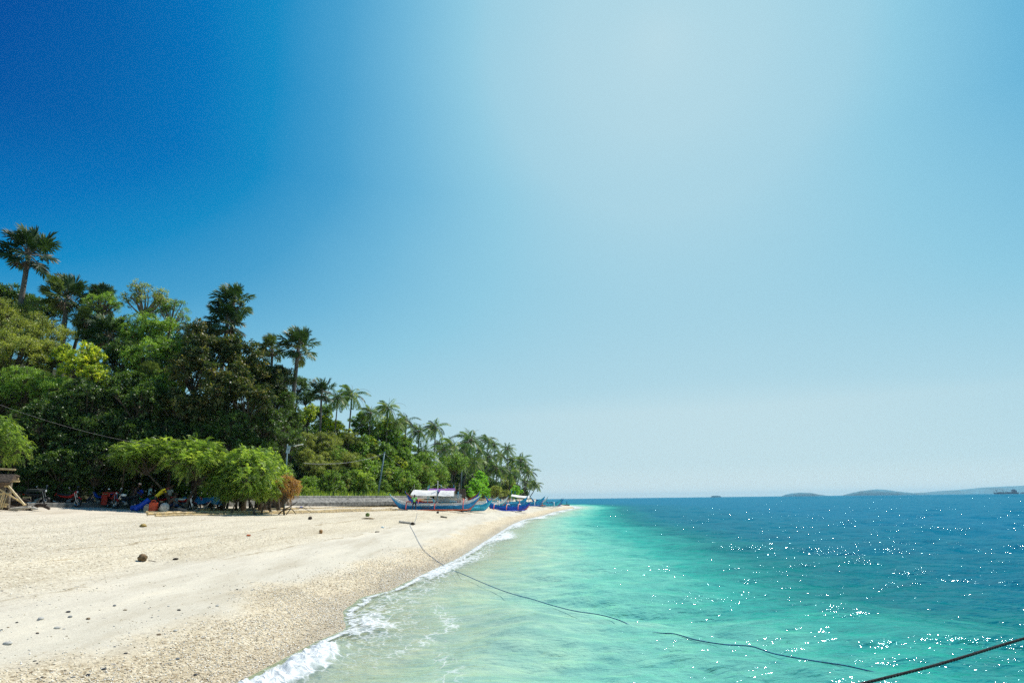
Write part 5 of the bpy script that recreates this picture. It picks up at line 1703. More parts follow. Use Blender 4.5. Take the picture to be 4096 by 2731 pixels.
named = [(30, 2575, .075, 1, 'large flat pale stone at the left edge near the bottom'), (163, 2475, .07, 1, 'pale stone with a dark shaded side at the lower left'), (228, 2512, .06, 1, 'rounded white stone at the lower left'),
         (280, 2467, .045, 2, 'rounded grey green stone at the lower left'), (272, 2447, .045, 0, 'flat dark stone above the grey green one'), (458, 2422, .05, 2, 'grey stone with a greenish tint left of centre on the sand'),
         (500, 2440, .04, 3, 'reddish brown flat stone on the smooth sand'), (352, 2475, .05, 3, 'brown flat stone right of the grey green one'), (415, 2676, .038, 0, 'shiny black stone near the bottom edge'),
         (352, 2700, .04, 0, 'black brown stone at the very bottom of the beach'), (782, 2699, .038, 0, 'black pebble beside the foam at the bottom'), (710, 2635, .042, 2, 'grey pebble near the backwash at the bottom'),
         (675, 2424, .035, 1, 'small white stone at the middle of the smooth sand'), (715, 2440, .045, 0, 'dark flat stone at the middle of the smooth sand'), (870, 2423, .06, 1, 'cluster of pale coral pieces right of the middle'),
         (635, 2538, .045, 3, 'tan flat stone on the smooth sand toward the water'), (702, 2523, .055, 1, 'white coral lump toward the water'), (502, 2613, .035, 0, 'dark pebble on the sand toward the bottom'),
         (948, 2358, .04, 0, 'black angular stone high on the smooth sand'), (1008, 2360, .04, 1, 'white flat stone beside the black angular one')]
for i, (px, py, s_, kd, lb) in enumerate(named):
    stone(px, py, s_, kd, i, lb, None) if False else stone(px, py, s_, kd, i, lb, 'stones on the sand')
r = random.Random(77)
for i in range(150):
    px = r.uniform(-40, 1250); py = 2290 + (2720 - 2290) * r.random() ** .9
    g_ = gnd(px, py, 4, 60)
    if (float(shore_x(g_.y)) - g_.x) < 1.0:
        continue
    kd = r.choice([0, 1, 1, 1, 2, 3, 3])
    stone(px, py, r.uniform(.012, .028), kd, i, ['small dark pebble among others on the sand', 'small pale pebble among others on the sand', 'small grey pebble among others on the sand', 'small brown pebble among others on the sand'][kd],
          ['small dark pebbles', 'small pale pebbles', 'small grey pebbles', 'small brown pebbles'][kd])
# shell and coral grit
def gravel():
    rng = np.random.default_rng(21)
    P = []
    n = 0
    Ys = 5 + 27 * rng.random(160000) ** 1.6
    S = np.concatenate([.1 + np.abs(rng.normal(0, 1.5, 80000)), rng.uniform(.3, 24, 80000)])
    X = shore_x(Ys) - S
    ang = np.degrees(np.arctan2(X, Ys))
    dens = np.interp(S, [0, 1.5, 2.2, 3, 5, 6.5, 12], [.9, .9, .4, .06, .07, .5, .6]) * np.clip(.6 + .35 * smooth_noise(X, Ys, 1.1), .08, 1) * np.clip((30 - Ys) / 16, 0, 1)
    keep = (ang > -46) & (rng.random(len(X)) < dens)
    X, Ys, S = X[keep][:38000], Ys[keep][:38000], S[keep][:38000]
    n = len(X)
    Z = terr(X, Ys)
    base = np.array([(1, 0, 0), (-.5, .87, 0), (-.5, -.87, 0), (0, 0, .55), (.3, .3, -.4)])
    F0 = np.array([(0, 1, 3), (1, 2, 3), (2, 0, 3), (1, 0, 4), (2, 1, 4), (0, 2, 4)])
    sz = rng.uniform(.005, .015, n) * (1 + Ys / 22)
    a = rng.uniform(0, 6.28, n)
    sc = np.stack([sz, sz * rng.uniform(.4, .9, n), sz * rng.uniform(.5, 1.1, n)], 1)
    V = base[None] * sc[:, None, :]
    V = V + rng.normal(0, .15, V.shape) * sz[:, None, None]
    ca, sa = np.cos(a)[:, None], np.sin(a)[:, None]
    V = np.stack([V[..., 0] * ca - V[..., 1] * sa, V[..., 0] * sa + V[..., 1] * ca, V[..., 2]], -1)
    V = V + np.stack([X, Ys, Z + sz * .2], 1)[:, None, :]
    F = (F0[None] + (np.arange(n) * 5)[:, None, None]).reshape(-1, 3)
    t = np.repeat(rng.random(n), 5)
    me = mesh_np('gravel', V.reshape(-1, 3), F, t)
    m, nt, out = nodes_of('shell_grit')
    b = N(nt, 'ShaderNodeBsdfPrincipled', i_Roughness=.85)
    at_ = N(nt, 'ShaderNodeAttribute', attribute_name='tint')
    rp = ramp(nt, at_.outputs['Fac'], [(0, (.22, .17, .12)), (.06, (.46, .37, .24)), (.22, (.68, .57, .38)), (.5, (.80, .72, .56)), (.8, (.86, .82, .73)), (.95, (.88, .86, .80)), (.98, (.38, .37, .34))])
    nt.links.new(rp.outputs[0], b.inputs['Base Color']); nt.links.new(b.outputs[0], out.inputs[0])
    o = link('gravel', me, m); o['kind'] = 'stuff'
gravel()
# ================================================================ PEOPLE
SKIN = simple('skin_brown', (.16, .075, .042), .55, var=.12, scale=8)
SKIN_D = simple('skin_dark', (.10, .045, .026), .55, var=.12, scale=8)
HAIR = simple('black_hair', (.012, .010, .009), .6, var=.2, scale=40)
def cloth(name, c):
    return simple(name, c, .85, var=.18, scale=7, bump=.3)

def skin_mesh(nm, verts, edges, radii, root=0, sub=1):
    me = bpy.data.meshes.new(nm)
    me.from_pydata([tuple(v) for v in verts], edges, [])
    ob = bpy.data.objects.new(nm, me)
    COL.objects.link(ob)
    md = ob.modifiers.new('s', 'SKIN')
    sv = me.skin_vertices[0].data
    for i, r_ in enumerate(radii):
        r_ = r_ if isinstance(r_, tuple) else (r_, r_)
        sv[i].radius = r_
        sv[i].use_root = (i == root)
    md.use_smooth_shade = True
    ss = ob.modifiers.new('u', 'SUBSURF'); ss.levels = sub; ss.render_levels = sub
    dg = bpy.context.evaluated_depsgraph_get()
    out = bpy.data.meshes.new_from_object(ob.evaluated_get(dg))
    bpy.data.objects.remove(ob)
    for p in out.polygons: p.use_smooth = True
    return out

def V3(*a): return Vector(a)
def stand_pose():
    """1.65 m figure, x = its right, y = forward, z up"""
    return dict(pelvis=V3(0, 0, .90), waist=V3(0, 0, 1.03), chest=V3(0, .01, 1.22), neck=V3(0, .0, 1.39), head=V3(0, .02, 1.53),
                hipR=V3(.10, 0, .86), hipL=V3(-.10, 0, .86), kneeR=V3(.12, .03, .47), kneeL=V3(-.12, .03, .47), ankR=V3(.13, -.02, .08), ankL=V3(-.13, -.02, .08),
                shR=V3(.19, 0, 1.34), shL=V3(-.19, 0, 1.34), elR=V3(.25, -.03, 1.07), elL=V3(-.25, -.03, 1.07), wrR=V3(.26, .06, .84), wrL=V3(-.26, .06, .84),
                face=V3(0, 1, -.05), toeR=V3(.05, 1, 0), toeL=V3(-.05, 1, 0))

def person(label, loc, yaw, pose, skin, shirt=None, shorts=None, hair='cap', hairmat=None, tank=False, extra=None, scale=1.0):
    P = stand_pose(); P.update(pose)
    t = thing('person', label, 'person', loc, yaw)
    t.scale = (scale,) * 3
    Vv, E, Rr = [], [], []
    idx = {}
    def v(n, p, r_):
        idx[n] = len(Vv); Vv.append(Vector(p)); Rr.append(r_); return idx[n]
    def e(a, b): E.append((idx[a], idx[b]))
    v('pelvis', P['pelvis'], (.125, .095)); v('waist', P['waist'], (.115, .085)); e('pelvis', 'waist')
    v('chest', P['chest'], (.135, .10)); e('waist', 'chest')
    v('neck', P['neck'], .052); e('chest', 'neck')
    fc = P['face'].normalized()
    hd = P['head']
    upv = (hd - P['neck']).normalized()
    v('jaw', hd - upv * .06 + fc * .015, .062); e('neck', 'jaw')
    v('skull', hd + upv * .03 - fc * .005, .088); e('jaw', 'skull')
    v('top', hd + upv * .085, .06); e('skull', 'top')
    v('nose', hd + fc * .098 - upv * .012, .013); e('skull', 'nose')
    sx = fc.cross(upv).normalized()
    for s_, q in ((1, 'earR'), (-1, 'earL')):
        v(q, hd + sx * s_ * .088 - fc * .005, .014); e('skull', q)
    for s_ in 'RL':
        v('hip' + s_, P['hip' + s_], .088); e('pelvis', 'hip' + s_)
        m = P['hip' + s_].lerp(P['knee' + s_], .5); v('thigh' + s_, m, .074); e('hip' + s_, 'thigh' + s_)
        v('knee' + s_, P['knee' + s_], .054); e('thigh' + s_, 'knee' + s_)
        m = P['knee' + s_].lerp(P['ank' + s_], .35) + V3(0, -.012, 0); v('calf' + s_, m, .054); e('knee' + s_, 'calf' + s_)
        v('ank' + s_, P['ank' + s_], .034); e('calf' + s_, 'ank' + s_)
        td = P['toe' + s_].normalized()
        v('ball' + s_, P['ank' + s_] + td * .10 + V3(0, 0, -.045), (.036, .026)); e('ank' + s_, 'ball' + s_)
        v('toe' + s_, P['ank' + s_] + td * .17 + V3(0, 0, -.055), (.030, .018)); e('ball' + s_, 'toe' + s_)
        v('sh' + s_, P['sh' + s_], .056); e('chest', 'sh' + s_)
        m = P['sh' + s_].lerp(P['el' + s_], .5); v('arm' + s_, m, .045); e('sh' + s_, 'arm' + s_)
        v('el' + s_, P['el' + s_], .036); e('arm' + s_, 'el' + s_)
        v('wr' + s_, P['wr' + s_], .024); e('el' + s_, 'wr' + s_)
        hdir = (P['wr' + s_] - P['el' + s_]).normalized()
        side = hdir.cross(V3(0, 0, 1)); side = side.normalized() if side.length > .2 else V3(1, 0, 0)
        if side.length < .1: side = V3(1, 0, 0)
        inn = -1 if s_ == 'R' else 1
        v('palm' + s_, P['wr' + s_] + hdir * .055, (.036, .017)); e('wr' + s_, 'palm' + s_)
        down = side.cross(hdir).normalized()
        for k in range(4):
            off = side * (-.027 + .018 * k)
            ln = (.062, .075, .070, .052)[k]
            a = v('f%d%s' % (k, s_), P['wr' + s_] + hdir * (.055 + .038 + ln * .35) + off, .0088); e('palm' + s_, 'f%d%s' % (k, s_))
            v('g%d%s' % (k, s_), P['wr' + s_] + hdir * (.055 + .036 + ln * .8) + off - down * .03, .0078); e('f%d%s' % (k, s_), 'g%d%s' % (k, s_))
        v('th' + s_, P['wr' + s_] + hdir * .06 + side * .045 * inn, .010); e('palm' + s_, 'th' + s_)
        v('tt' + s_, P['wr' + s_] + hdir * .095 + side * .055 * inn - down * .012, .0085); e('th' + s_, 'tt' + s_)
    link('body', skin_mesh('body', Vv, E, Rr), skin, t)
    if shirt is not None:
        vs = [P['pelvis'] + V3(0, 0, -.0), P['waist'], P['chest'], P['chest'].lerp(P['neck'], .62)]
        es = [(0, 1), (1, 2), (2, 3)]; rs_ = [(.155, .125), (.142, .115), (.158, .125), .085]
        for s_ in 'RL':
            b = len(vs); vs.append(P['sh' + s_]); rs_.append(.078); es.append((2, b))
            if not tank:
                vs.append(P['sh' + s_].lerp(P['el' + s_], .72)); rs_.append(.068); es.append((b, b + 1))
        link('shirt', skin_mesh('shirt', vs, es, rs_, 1), shirt, t)
    if shorts is not None:
        vs = [P['waist'].lerp(P['pelvis'], .7), P['pelvis'] + V3(0, 0, -.03)]; es = [(0, 1)]; rs_ = [(.138, .11), (.14, .11)]
        for s_ in 'RL':
            b = len(vs); vs += [P['hip' + s_], P['hip' + s_].lerp(P['knee' + s_], .85)]; rs_ += [.105, .086]; es += [(1, b), (b, b + 1)]
        link('shorts', skin_mesh('shorts', vs, es, rs_, 0), shorts, t)
    # hair / cap, eyes and mouth
    q = Matrix((sx, fc, upv)).transposed()
    def hp(x, y, z): return hd + q @ Vector((x, y, z))
    mb = MB()
    n = 12
    rings = []
    for j in range(6):
        th = R(8 + j * 19)
        ring = []
        for i in range(n):
            ph = 2 * math.pi * i / n
            back = .5 - .5 * math.sin(ph)
            tt = th * (.68 + .32 * back)
            ring.append(hp(.099 * math.sin(tt) * math.cos(ph), .108 * math.sin(tt) * math.sin(ph) - .01, .035 + .098 * math.cos(tt)))
        ring.append(ring[0]); rings.append(ring)
    mb.sheet(rings); mb.f.append(tuple(range(n)))
    mb.build('hair' if hair == 'hair' else 'cap', hairmat or HAIR, t, smooth=True)
    for s_ in (1, -1):
        MB().ball(hp(.032 * s_, .080, .008), (.013, .009, .009), 8, 6).build('eye', HAIR, t)
    MB().ball(hp(0, .083, -.055), (.022, .008, .006), 8, 6).build('mouth', simple('lips', (.14, .05, .04), .5), t)
    if extra: extra(t, P)
    return t

# man in green with the rope, seen from behind (facing the boat)
def green_print(t, P):
    mb = MB()
    mb.box((0, -.150, 1.24), (.20, .012, .045)); mb.box((0, -.148, 1.17), (.22, .012, .03))
    for x in (-.07, 0, .07): mb.box((x, -.146, 1.08), (.035, .012, .10))
    mb.build('shirt_print', P_WHITE, t)
person('man in lime green shirt and dark shorts pulling the blue rope by the large boat', MAN, R(8),
       dict(elL=V3(-.34, .12, 1.13), wrL=V3(-.40, .34, 1.22), elR=V3(.27, .0, 1.10), wrR=V3(.33, .20, 1.18), kneeL=V3(-.17, .06, .48), ankL=V3(-.24, -.05, .08), kneeR=V3(.15, .10, .49), ankR=V3(.16, .02, .08), face=V3(-.2, 1, 0)),
       SKIN_D, cloth('lime_shirt', (.22, .80, .12)), cloth('dark_shorts', (.012, .018, .035)), 'hair', extra=green_print)
RB = [MAN + Vector((-.36, .36, 1.18)), MAN + Vector((.05, .33, 1.0)), MAN + Vector((.36, .05, 1.2)), MAN + Vector((.37, -.2, .9)), MAN + Vector((.38, -.4, .1))]
DD = 38.5
def gp(px, d): return gat(px, d)
# four people and others by the motorcycles
person('person in dark tank top and pink beanie leaning over a motorcycle', gp(533, 38.6), R(-75),
       dict(pelvis=V3(0, -.05, .92), waist=V3(0, .02, 1.05), chest=V3(0, .10, 1.24), neck=V3(0, .17, 1.41), head=V3(0, .24, 1.54), face=V3(0, .8, -.55),
            shR=V3(.19, .12, 1.36), shL=V3(-.19, .12, 1.36), elR=V3(.25, .10, 1.07), elL=V3(-.24, .20, 1.08), wrR=V3(.18, .32, .95), wrL=V3(-.14, .42, .97)),
       SKIN_D, cloth('black_tank_top', (.02, .015, .02)), cloth('black_shorts', (.012, .012, .016)), 'cap', cloth('pink_beanie', (.80, .52, .45)), tank=True)
person('person in a light blue shirt standing between the motorcycles', gp(595, 39.6), R(-50),
       dict(head=V3(.0, .07, 1.52), face=V3(0, .8, -.5), elR=V3(.27, -.02, 1.08), wrR=V3(.20, .22, .98), elL=V3(-.26, .06, 1.10), wrL=V3(-.16, .30, 1.02)),
       SKIN_D, cloth('light_blue_shirt', (.40, .70, .75)), cloth('teal_shorts', (.05, .16, .20)), 'hair')
person('person in yellow shirt leaning right with one arm stretched to the tree', gp(636, 38.2), R(-80),
       dict(pelvis=V3(0, -.22, .88), waist=V3(0, -.12, 1.00), chest=V3(0, .08, 1.17), neck=V3(0, .24, 1.32), head=V3(0, .36, 1.37), face=V3(0, .9, -.5), hipR=V3(.10, -.22, .84), hipL=V3(-.10, -.22, .84),
            kneeR=V3(.12, -.12, .46), kneeL=V3(-.12, -.20, .46), shR=V3(.18, .18, 1.30), shL=V3(-.18, .18, 1.30), elR=V3(.22, .48, 1.42), wrR=V3(.22, .74, 1.55), elL=V3(-.24, .32, 1.08), wrL=V3(-.22, .5, .95)),
       SKIN_D, cloth('yellow_shirt', (.92, .70, .03)), cloth('black_shorts_2', (.012, .014, .02)), 'cap', cloth('red_cap', (.5, .02, .02)))
person('person in a white and grey shirt behind the yellow shirted one', gp(675, 39.8), R(-30),
       dict(head=V3(0, .06, 1.51), face=V3(.2, .8, -.5), elR=V3(.26, .10, 1.1), wrR=V3(.12, .30, 1.05)),
       SKIN_D, cloth('grey_white_shirt', (.42, .45, .42)), cloth('brown_shorts', (.09, .06, .04)), 'hair')
crouch = dict(pelvis=V3(0, -.12, .34), waist=V3(0, -.10, .48), chest=V3(0, .04, .68), neck=V3(0, .14, .84), head=V3(0, .22, .95), face=V3(0, .8, -.6), hipR=V3(.10, -.12, .34), hipL=V3(-.10, -.12, .34),
              kneeR=V3(.17, .28, .50), kneeL=V3(-.17, .28, .50), ankR=V3(.14, .05, .09), ankL=V3(-.14, .05, .09), shR=V3(.18, .08, .80), shL=V3(-.18, .08, .80),
              elR=V3(.22, .30, .58), elL=V3(-.22, .30, .58), wrR=V3(.10, .48, .50), wrL=V3(-.10, .48, .50))
person('shirtless person crouching beside the white sack', gp(684, 38.1), R(-60), crouch, SKIN, None, cloth('navy_shorts', (.015, .02, .06)), 'hair')
person('person in a grey blue shirt crouching at the tree trunk', gp(702, 39.3), R(60), crouch, SKIN_D, cloth('grey_blue_shirt', (.16, .22, .26)), cloth('blue_shorts', (.03, .08, .25)), 'hair')

# ================================================================ MOTORCYCLES
RUB = simple('tyre_rubber', (.022, .021, .020), .85, var=.3, scale=20)
MET = simple('engine_metal', (.30, .30, .29), .38, metal=.8, var=.3, scale=12)
CHR = simple('chrome', (.62, .63, .64), .2, metal=1.0, var=.1)
BLK = simple('black_plastic', (.018, .018, .02), .45, var=.2, scale=10)
LENS = simple('headlight_glass', (.65, .68, .68), .12, var=.05)
def ring(mb, c, R_, r_, n=20, m=6):
    c = Vector(c); b = len(mb.v)
    for i in range(n):
        a = 2 * math.pi * i / n
        for j in range(m):
            p = 2 * math.pi * j / m
            rr = R_ + r_ * math.cos(p)
            mb.v.append((c.x + rr * math.cos(a), c.y + r_ * .9 * math.sin(p), c.z + rr * math.sin(a)))
    for i in range(n):
        for j in range(m):
            i2, j2 = (i + 1) % n, (j + 1) % m
            mb.f.append((b + i * m + j, b + i2 * m + j, b + i2 * m + j2, b + i * m + j2))
    return mb
def motorcycle(label, px, d, yaw, col, seatc=BLK, lean=R(6), extra=None, mirrors=True, fairing=None):
    g0 = gp(px, d)
    t = thing('motorcycle', label, 'motorcycle', g0, yaw, None)
    t.rotation_euler = (lean, 0, yaw)
    for x in (-.62, .64):
        w = bpy.data.objects.new('wheel', None); COL.objects.link(w); w.parent = t; w.location = (x, 0, .29)
        MB(); mb = ring(MB(), (0, 0, 0), .245, .045); mb.build('tyre', RUB, w, smooth=True)
        mb = ring(MB(), (0, 0, 0), .20, .014, 20, 4)
        for k in range(9):
            a = k * 2 * math.pi / 9
            mb.tube([(0, .02, 0), (.2 * math.cos(a), 0, .2 * math.sin(a))], .006, n=4, caps=False)
        mb.ball((0, 0, 0), (.045, .05, .045), 8, 5); mb.build('rim', CHR, w)
    mb = MB()
    for y in (-.07, .07):
        mb.tube([(.64, y, .29), (.50, y, .70), (.44, y, .90)], [.022, .024, .024], n=6)
    mb.build('fork', CHR, t)
    mb = MB(); mb.tube(arc([(.45, 0, .80), (.25, 0, .58), (-.1, 0, .45), (-.35, 0, .62), (-.75, 0, .74)], 4), .035, n=6)
    mb.tube([(-.15, 0, .36), (-.62, .07, .29)], .028, n=5); mb.tube([(-.15, 0, .36), (-.62, -.07, .29)], .028, n=5)
    for y in (-.09, .09): mb.tube([(-.62, y, .29), (-.50, y, .66)], .03, n=6)
    mb.build('frame', BLK, t)
    mb = MB(); mb.ball((.02, 0, .36), (.17, .12, .12), 10, 7); mb.tube([(.06, 0, .42), (.30, 0, .50)], [.075, .06], n=8); mb.box((-.05, .09, .34), (.2, .06, .14)); mb.build('engine', MET, t)
    # body shell: leg shield, tank and tail
    mb = MB()
    secs = [(.50, .90, .06, .05), (.40, .80, .13, .12), (.22, .68, .12, .10), (.02, .64, .10, .09), (-.2, .66, .11, .09), (-.5, .72, .11, .09), (-.78, .80, .06, .05), (-.92, .86, .02, .02)]
    grid = []
    for (x, z, w, h) in secs:
        grid.append([(x, w * math.cos(a), z + h * math.sin(a)) for a in [2 * math.pi * k / 10 for k in range(11)]])
    mb.sheet(grid); mb.build('body_shell', col, t, smooth=True)
    mb = MB()
    grid = []
    for (x, z, w) in ((.16, .76, .06), (0, .77, .11), (-.25, .79, .125), (-.5, .83, .12), (-.72, .86, .08)):
        grid.append([(x, -w, z - .03), (x, -w * .8, z + .02), (x, 0, z + .035), (x, w * .8, z + .02), (x, w, z - .03)])
    mb.sheet(grid, .05); mb.build('seat', seatc, t, smooth=True)
    for x, c_ in ((.64, col), (-.66, BLK)):
        mb = MB(); mb.sheet([[(x + .31 * math.cos(a), y, .29 + .31 * math.sin(a)) for y in (-.06, -.03, .03, .06)] for a in [R(30 + 12 * k) for k in range(10)]], .012)
        mb.build('fender', c_, t, smooth=True)
    mb = MB(); mb.tube(arc([(.28, -.33, 1.0), (.38, -.2, 1.02), (.43, 0, .95), (.38, .2, 1.02), (.28, .33, 1.0)], 4), .016, n=6)
    for y in (-.33, .33): mb.tube([(.30, y * .95, 1.0), (.24, y * 1.12, .99)], .024, n=6)
    mb.build('handlebar', BLK, t)
    mb = MB(); mb.ball((.50, 0, .93), (.10, .09, .08), 10, 7); hs = mb.build('headlight', col, t, smooth=True)
    mb = MB(); mb.ball((.575, 0, .93), (.035, .065, .06), 10, 7); mb.build('lens', LENS, hs, smooth=True)
    if mirrors:
        for y in (-1, 1):
            mb = MB(); mb.tube([(.34, y * .24, 1.02), (.30, y * .33, 1.18)], .008, n=4); mb.ball((.30, y * .35, 1.22), (.02, .07, .045), 9, 6); mb.build('mirror', CHR, t)
    mb = MB(); mb.tube([(.12, -.1, .3), (-.2, -.13, .25), (-.45, -.14, .31), (-.85, -.15, .40)], [.02, .022, .042, .045], n=8); mb.build('exhaust', CHR, t)
    mb = MB(); mb.box((-.93, 0, .76), (.03, .10, .06)); mb.build('tail_light', simple('tail_light_red', (.5, .02, .01), .3), t)
    mb = MB(); mb.tube([(-.1, .12, .3), (-.16, .28, .02)], .014, n=5); mb.build('kickstand', BLK, t)
    if extra: extra(t)
    return t
C = lambda n, c: simple(n, c, .3, var=.2, scale=4)
CB, CK, CR_, CBL, CG = C('bike_dark_blue', (.01, .03, .14)), C('bike_black', (.012, .013, .016)), C('bike_red', (.42, .02, .015)), C('bike_blue', (.01, .07, .38)), C('bike_green', (.02, .22, .08))
def wood_box(t):
    mb = MB(); mb.box((-.5, -.16, .58), (.55, .04, .10)); mb.build('side_board', BAMBOO, t)
    mb = MB(); mb.box((-.15, 0, .98), (.9, .4, .16)); mb.build('seat_cover', simple('dark_cover', (.03, .04, .035), .9, bump=.5), t)
motorcycle('dark motorcycle partly hidden behind the bamboo stand at the left edge', 2, 34.5, R(10), CB)
motorcycle('dark covered motorcycle with a wooden board, leftmost one fully in view', 148, 36.3, R(-6), CK, extra=wood_box)
motorcycle('red and black motorcycle, second in the shaded row on the road', 275, 37.6, R(-4), CR_)
motorcycle('blue motorcycle with a wooden carrier, third in the shaded row', 395, 39.3, R(174), CBL)
def red_box(t):
    mb = MB(); mb.box((-.55, -.30, .55), (.40, .22, .62), rotx(0)); mb.box((-.3, -.05, .98), (1.0, .62, .10)); mb.box((.05, -.28, .86), (.35, .05, .2)); mb.build('cargo_box', simple('red_cargo', (.52, .045, .02), .6, var=.25, scale=3), t)
    mb = MB(); mb.box((-.35, -.37, .92), (.9, .02, .03)); mb.build('cargo_strap', BAMBOO, t)
motorcycle('motorcycle seen front on with big red cargo boxes strapped to its side', 452, 38.4, R(-38), CR_, extra=red_box, lean=R(3))
def white_tank(t):
    mb = MB(); mb.ball((.30, 0, .88), (.20, .13, .10), 10, 7); mb.build('headlight_cowl', P_WHITE, t, )
    for x in (.05, -.45):
        mb = MB(); mb.box((x + .1, -.14, .52), (.24, .02, .42)); mb.build('side_cloth', simple('teal_cloth', (.03, .14, .19), .8), t)
motorcycle('black motorcycle with a white cowl right behind the red cargo boxes', 505, 38.0, R(176), CK, extra=white_tank)
motorcycle('green and black motorcycle with a blue bag on its handlebar', 572, 39.2, R(172), CG, extra=lambda t: MB().ball((.40, 0, 1.12), (.22, .16, .16), 12, 8, .2, 4).build('blue_bag', cloth('blue_bag', (.01, .06, .55)), t))
motorcycle('dark red motorcycle behind the yellow shirted person', 640, 39.8, R(170), CR_)
motorcycle('red and white motorcycle right of the leaning tree trunk', 735, 40.2, R(4), CR_, seatc=P_WHITE)
def tarp_cover(t):
    mb = MB()
    grid = []
    for i in range(13):
        u = i / 12; x = -1.0 + 1.75 * u
        zt = .98 + .06 * math.sin(u * 7) - .10 * (1 - u) ** 3
        row = []
        for j in range(9):
            v = -1 + j / 4
            w = .20 + .03 * math.sin(5 * u + 2 * v)
            row.append((x, w * v * (1 + .2 * abs(v)), zt - .42 * abs(v) ** 2.2 * (1 + .18 * math.sin(9 * u)) + .03 * math.sin(13 * u + 3 * v)))
        grid.append(row)
    mb.sheet(grid, .012); mb.build('blue_cover', simple('blue_tarpaulin', (.02, .26, .68), .4, var=.2, scale=2, bump=.5), t, smooth=True)
motorcycle('motorcycle under a bright blue plastic cover, rightmost of all', 826, 41.0, R(176), CR_, extra=tarp_cover)

# ================================================================ GOODS ON THE SAND
def bagblob(nm, label, cat, px, d, size, mat, seed, jit=.08):
    c = gp(px, d)
    mb = MB(); mb.ball((0, 0, size[2] * .9), size, 14, 10, jit, seed)
    return tag(mb.build(nm, mat, smooth=True, loc=c), label, cat)
bagblob('sack', 'stuffed white sack standing right of the red jerrycan', 'sack', 662, 36.6, (.30, .24, .32), simple('white_sack', (.58, .53, .44), .9, var=.2, scale=6, bump=.7), 5)
bagblob('bundle', 'long dark tarpaulin bundle lying on the sand right of the sack', 'bundle', 706, 36.9, (.75, .26, .17), simple('dark_bundle', (.045, .055, .055), .8, var=.5, scale=5, bump=.9), 6, .12)
def jerry(label, px, d, w, h, mat, capm, yaw=0):
    c = gp(px, d)
    t = thing('jerrycan', label, 'jerrycan', c, yaw)
    mb = MB()
    grid = []
    for z, k in ((0, .86), (.04, 1), (h * .72, 1), (h * .82, .93), (h * .86, .7)):
        grid.append([(w * k * .5 * math.copysign(abs(math.cos(a)) ** .5, math.cos(a)), w * .38 * k * math.copysign(abs(math.sin(a)) ** .5, math.sin(a)), z) for a in [2 * math.pi * i / 16 for i in range(17)]])
    mb.sheet(grid); mb.f.append(tuple(range(15, -1, -1))); b = 17 * 4; mb.f.append(tuple(range(b, b + 16)))
    mb.build('can', mat, t, smooth=False)
    mb = MB(); mb.tube(arc([(-w * .33, 0, h * .84), (-w * .28, 0, h), (w * .12, 0, h), (w * .16, 0, h * .84)], 4), .028, n=6); mb.build('handle', mat, t, smooth=True)
    mb = MB(); mb.tube([(w * .32, 0, h * .84), (w * .32, 0, h * .95)], .04, n=8); mb.build('cap', capm, t)
RJ = simple('red_jerrycan', (.60, .07, .02), .5, var=.2, scale=5); TJ = simple('tan_jerrycan', (.50, .40, .28), .6, var=.2, scale=5)
jerry('upright red orange jerrycan with a handle beside the white sack', 618, 36.4, .46, .72, RJ, BLK)
jerry('tan container left of the red jerrycan', 594, 36.6, .36, .44, TJ, BLK)
BD = simple('blue_drum', (.01, .07, .50), .4, var=.2, scale=4)
def drum(label, px, d, ang, tilt, L_=.95, r_=.16):
    c = gp(px, d)
    t = thing('blue_drum', label, 'drum', c + Vector((0, 0, .18)), 0, None)
    mb = MB(); zs = [0, .03, .06, .3, .32, .34, .6, .62, .64, .92, .96, 1]; rr = [.7, .95, 1, 1, 1.06, 1, 1, 1.06, 1, 1, .9, .5]
    dv = Vector((math.cos(ang) * math.cos(tilt), math.sin(ang) * math.cos(tilt), math.sin(tilt)))
    mb.tube([dv * (z - .5) * L_ + Vector((0, 0, abs(math.sin(tilt)) * L_ * .35)) for z in zs], [r_ * q for q in rr], n=12); mb.build('drum_body', BD, t, smooth=True)
    mb = MB(); mb.tube([dv * .5 * L_ + Vector((0, 0, abs(math.sin(tilt)) * L_ * .35)), dv * .56 * L_ + Vector((0, 0, abs(math.sin(tilt)) * L_ * .35))], .05, n=8); mb.build('lid', BLK, t)
drum('blue plastic drum propped up to the right, leftmost of the blue pile', 560, 37.4, R(8), R(14))
drum('blue plastic drum leaning steeply in front of the first', 572, 37.0, R(20), R(42))
bagblob('blue_bag', 'crumpled bright blue plastic bag next to the blue drums', 'bag', 596, 37.4, (.36, .26, .24), simple('blue_plastic_bag', (.01, .09, .60), .35, var=.3, scale=6, bump=.8), 9, .12)
bagblob('blue_umbrella', 'bright blue cloth hanging behind the red and white motorcycle', 'cloth', 738, 41.0, (.22, .16, .5), simple('blue_cloth', (.03, .25, .55), .8, bump=.4), 3)

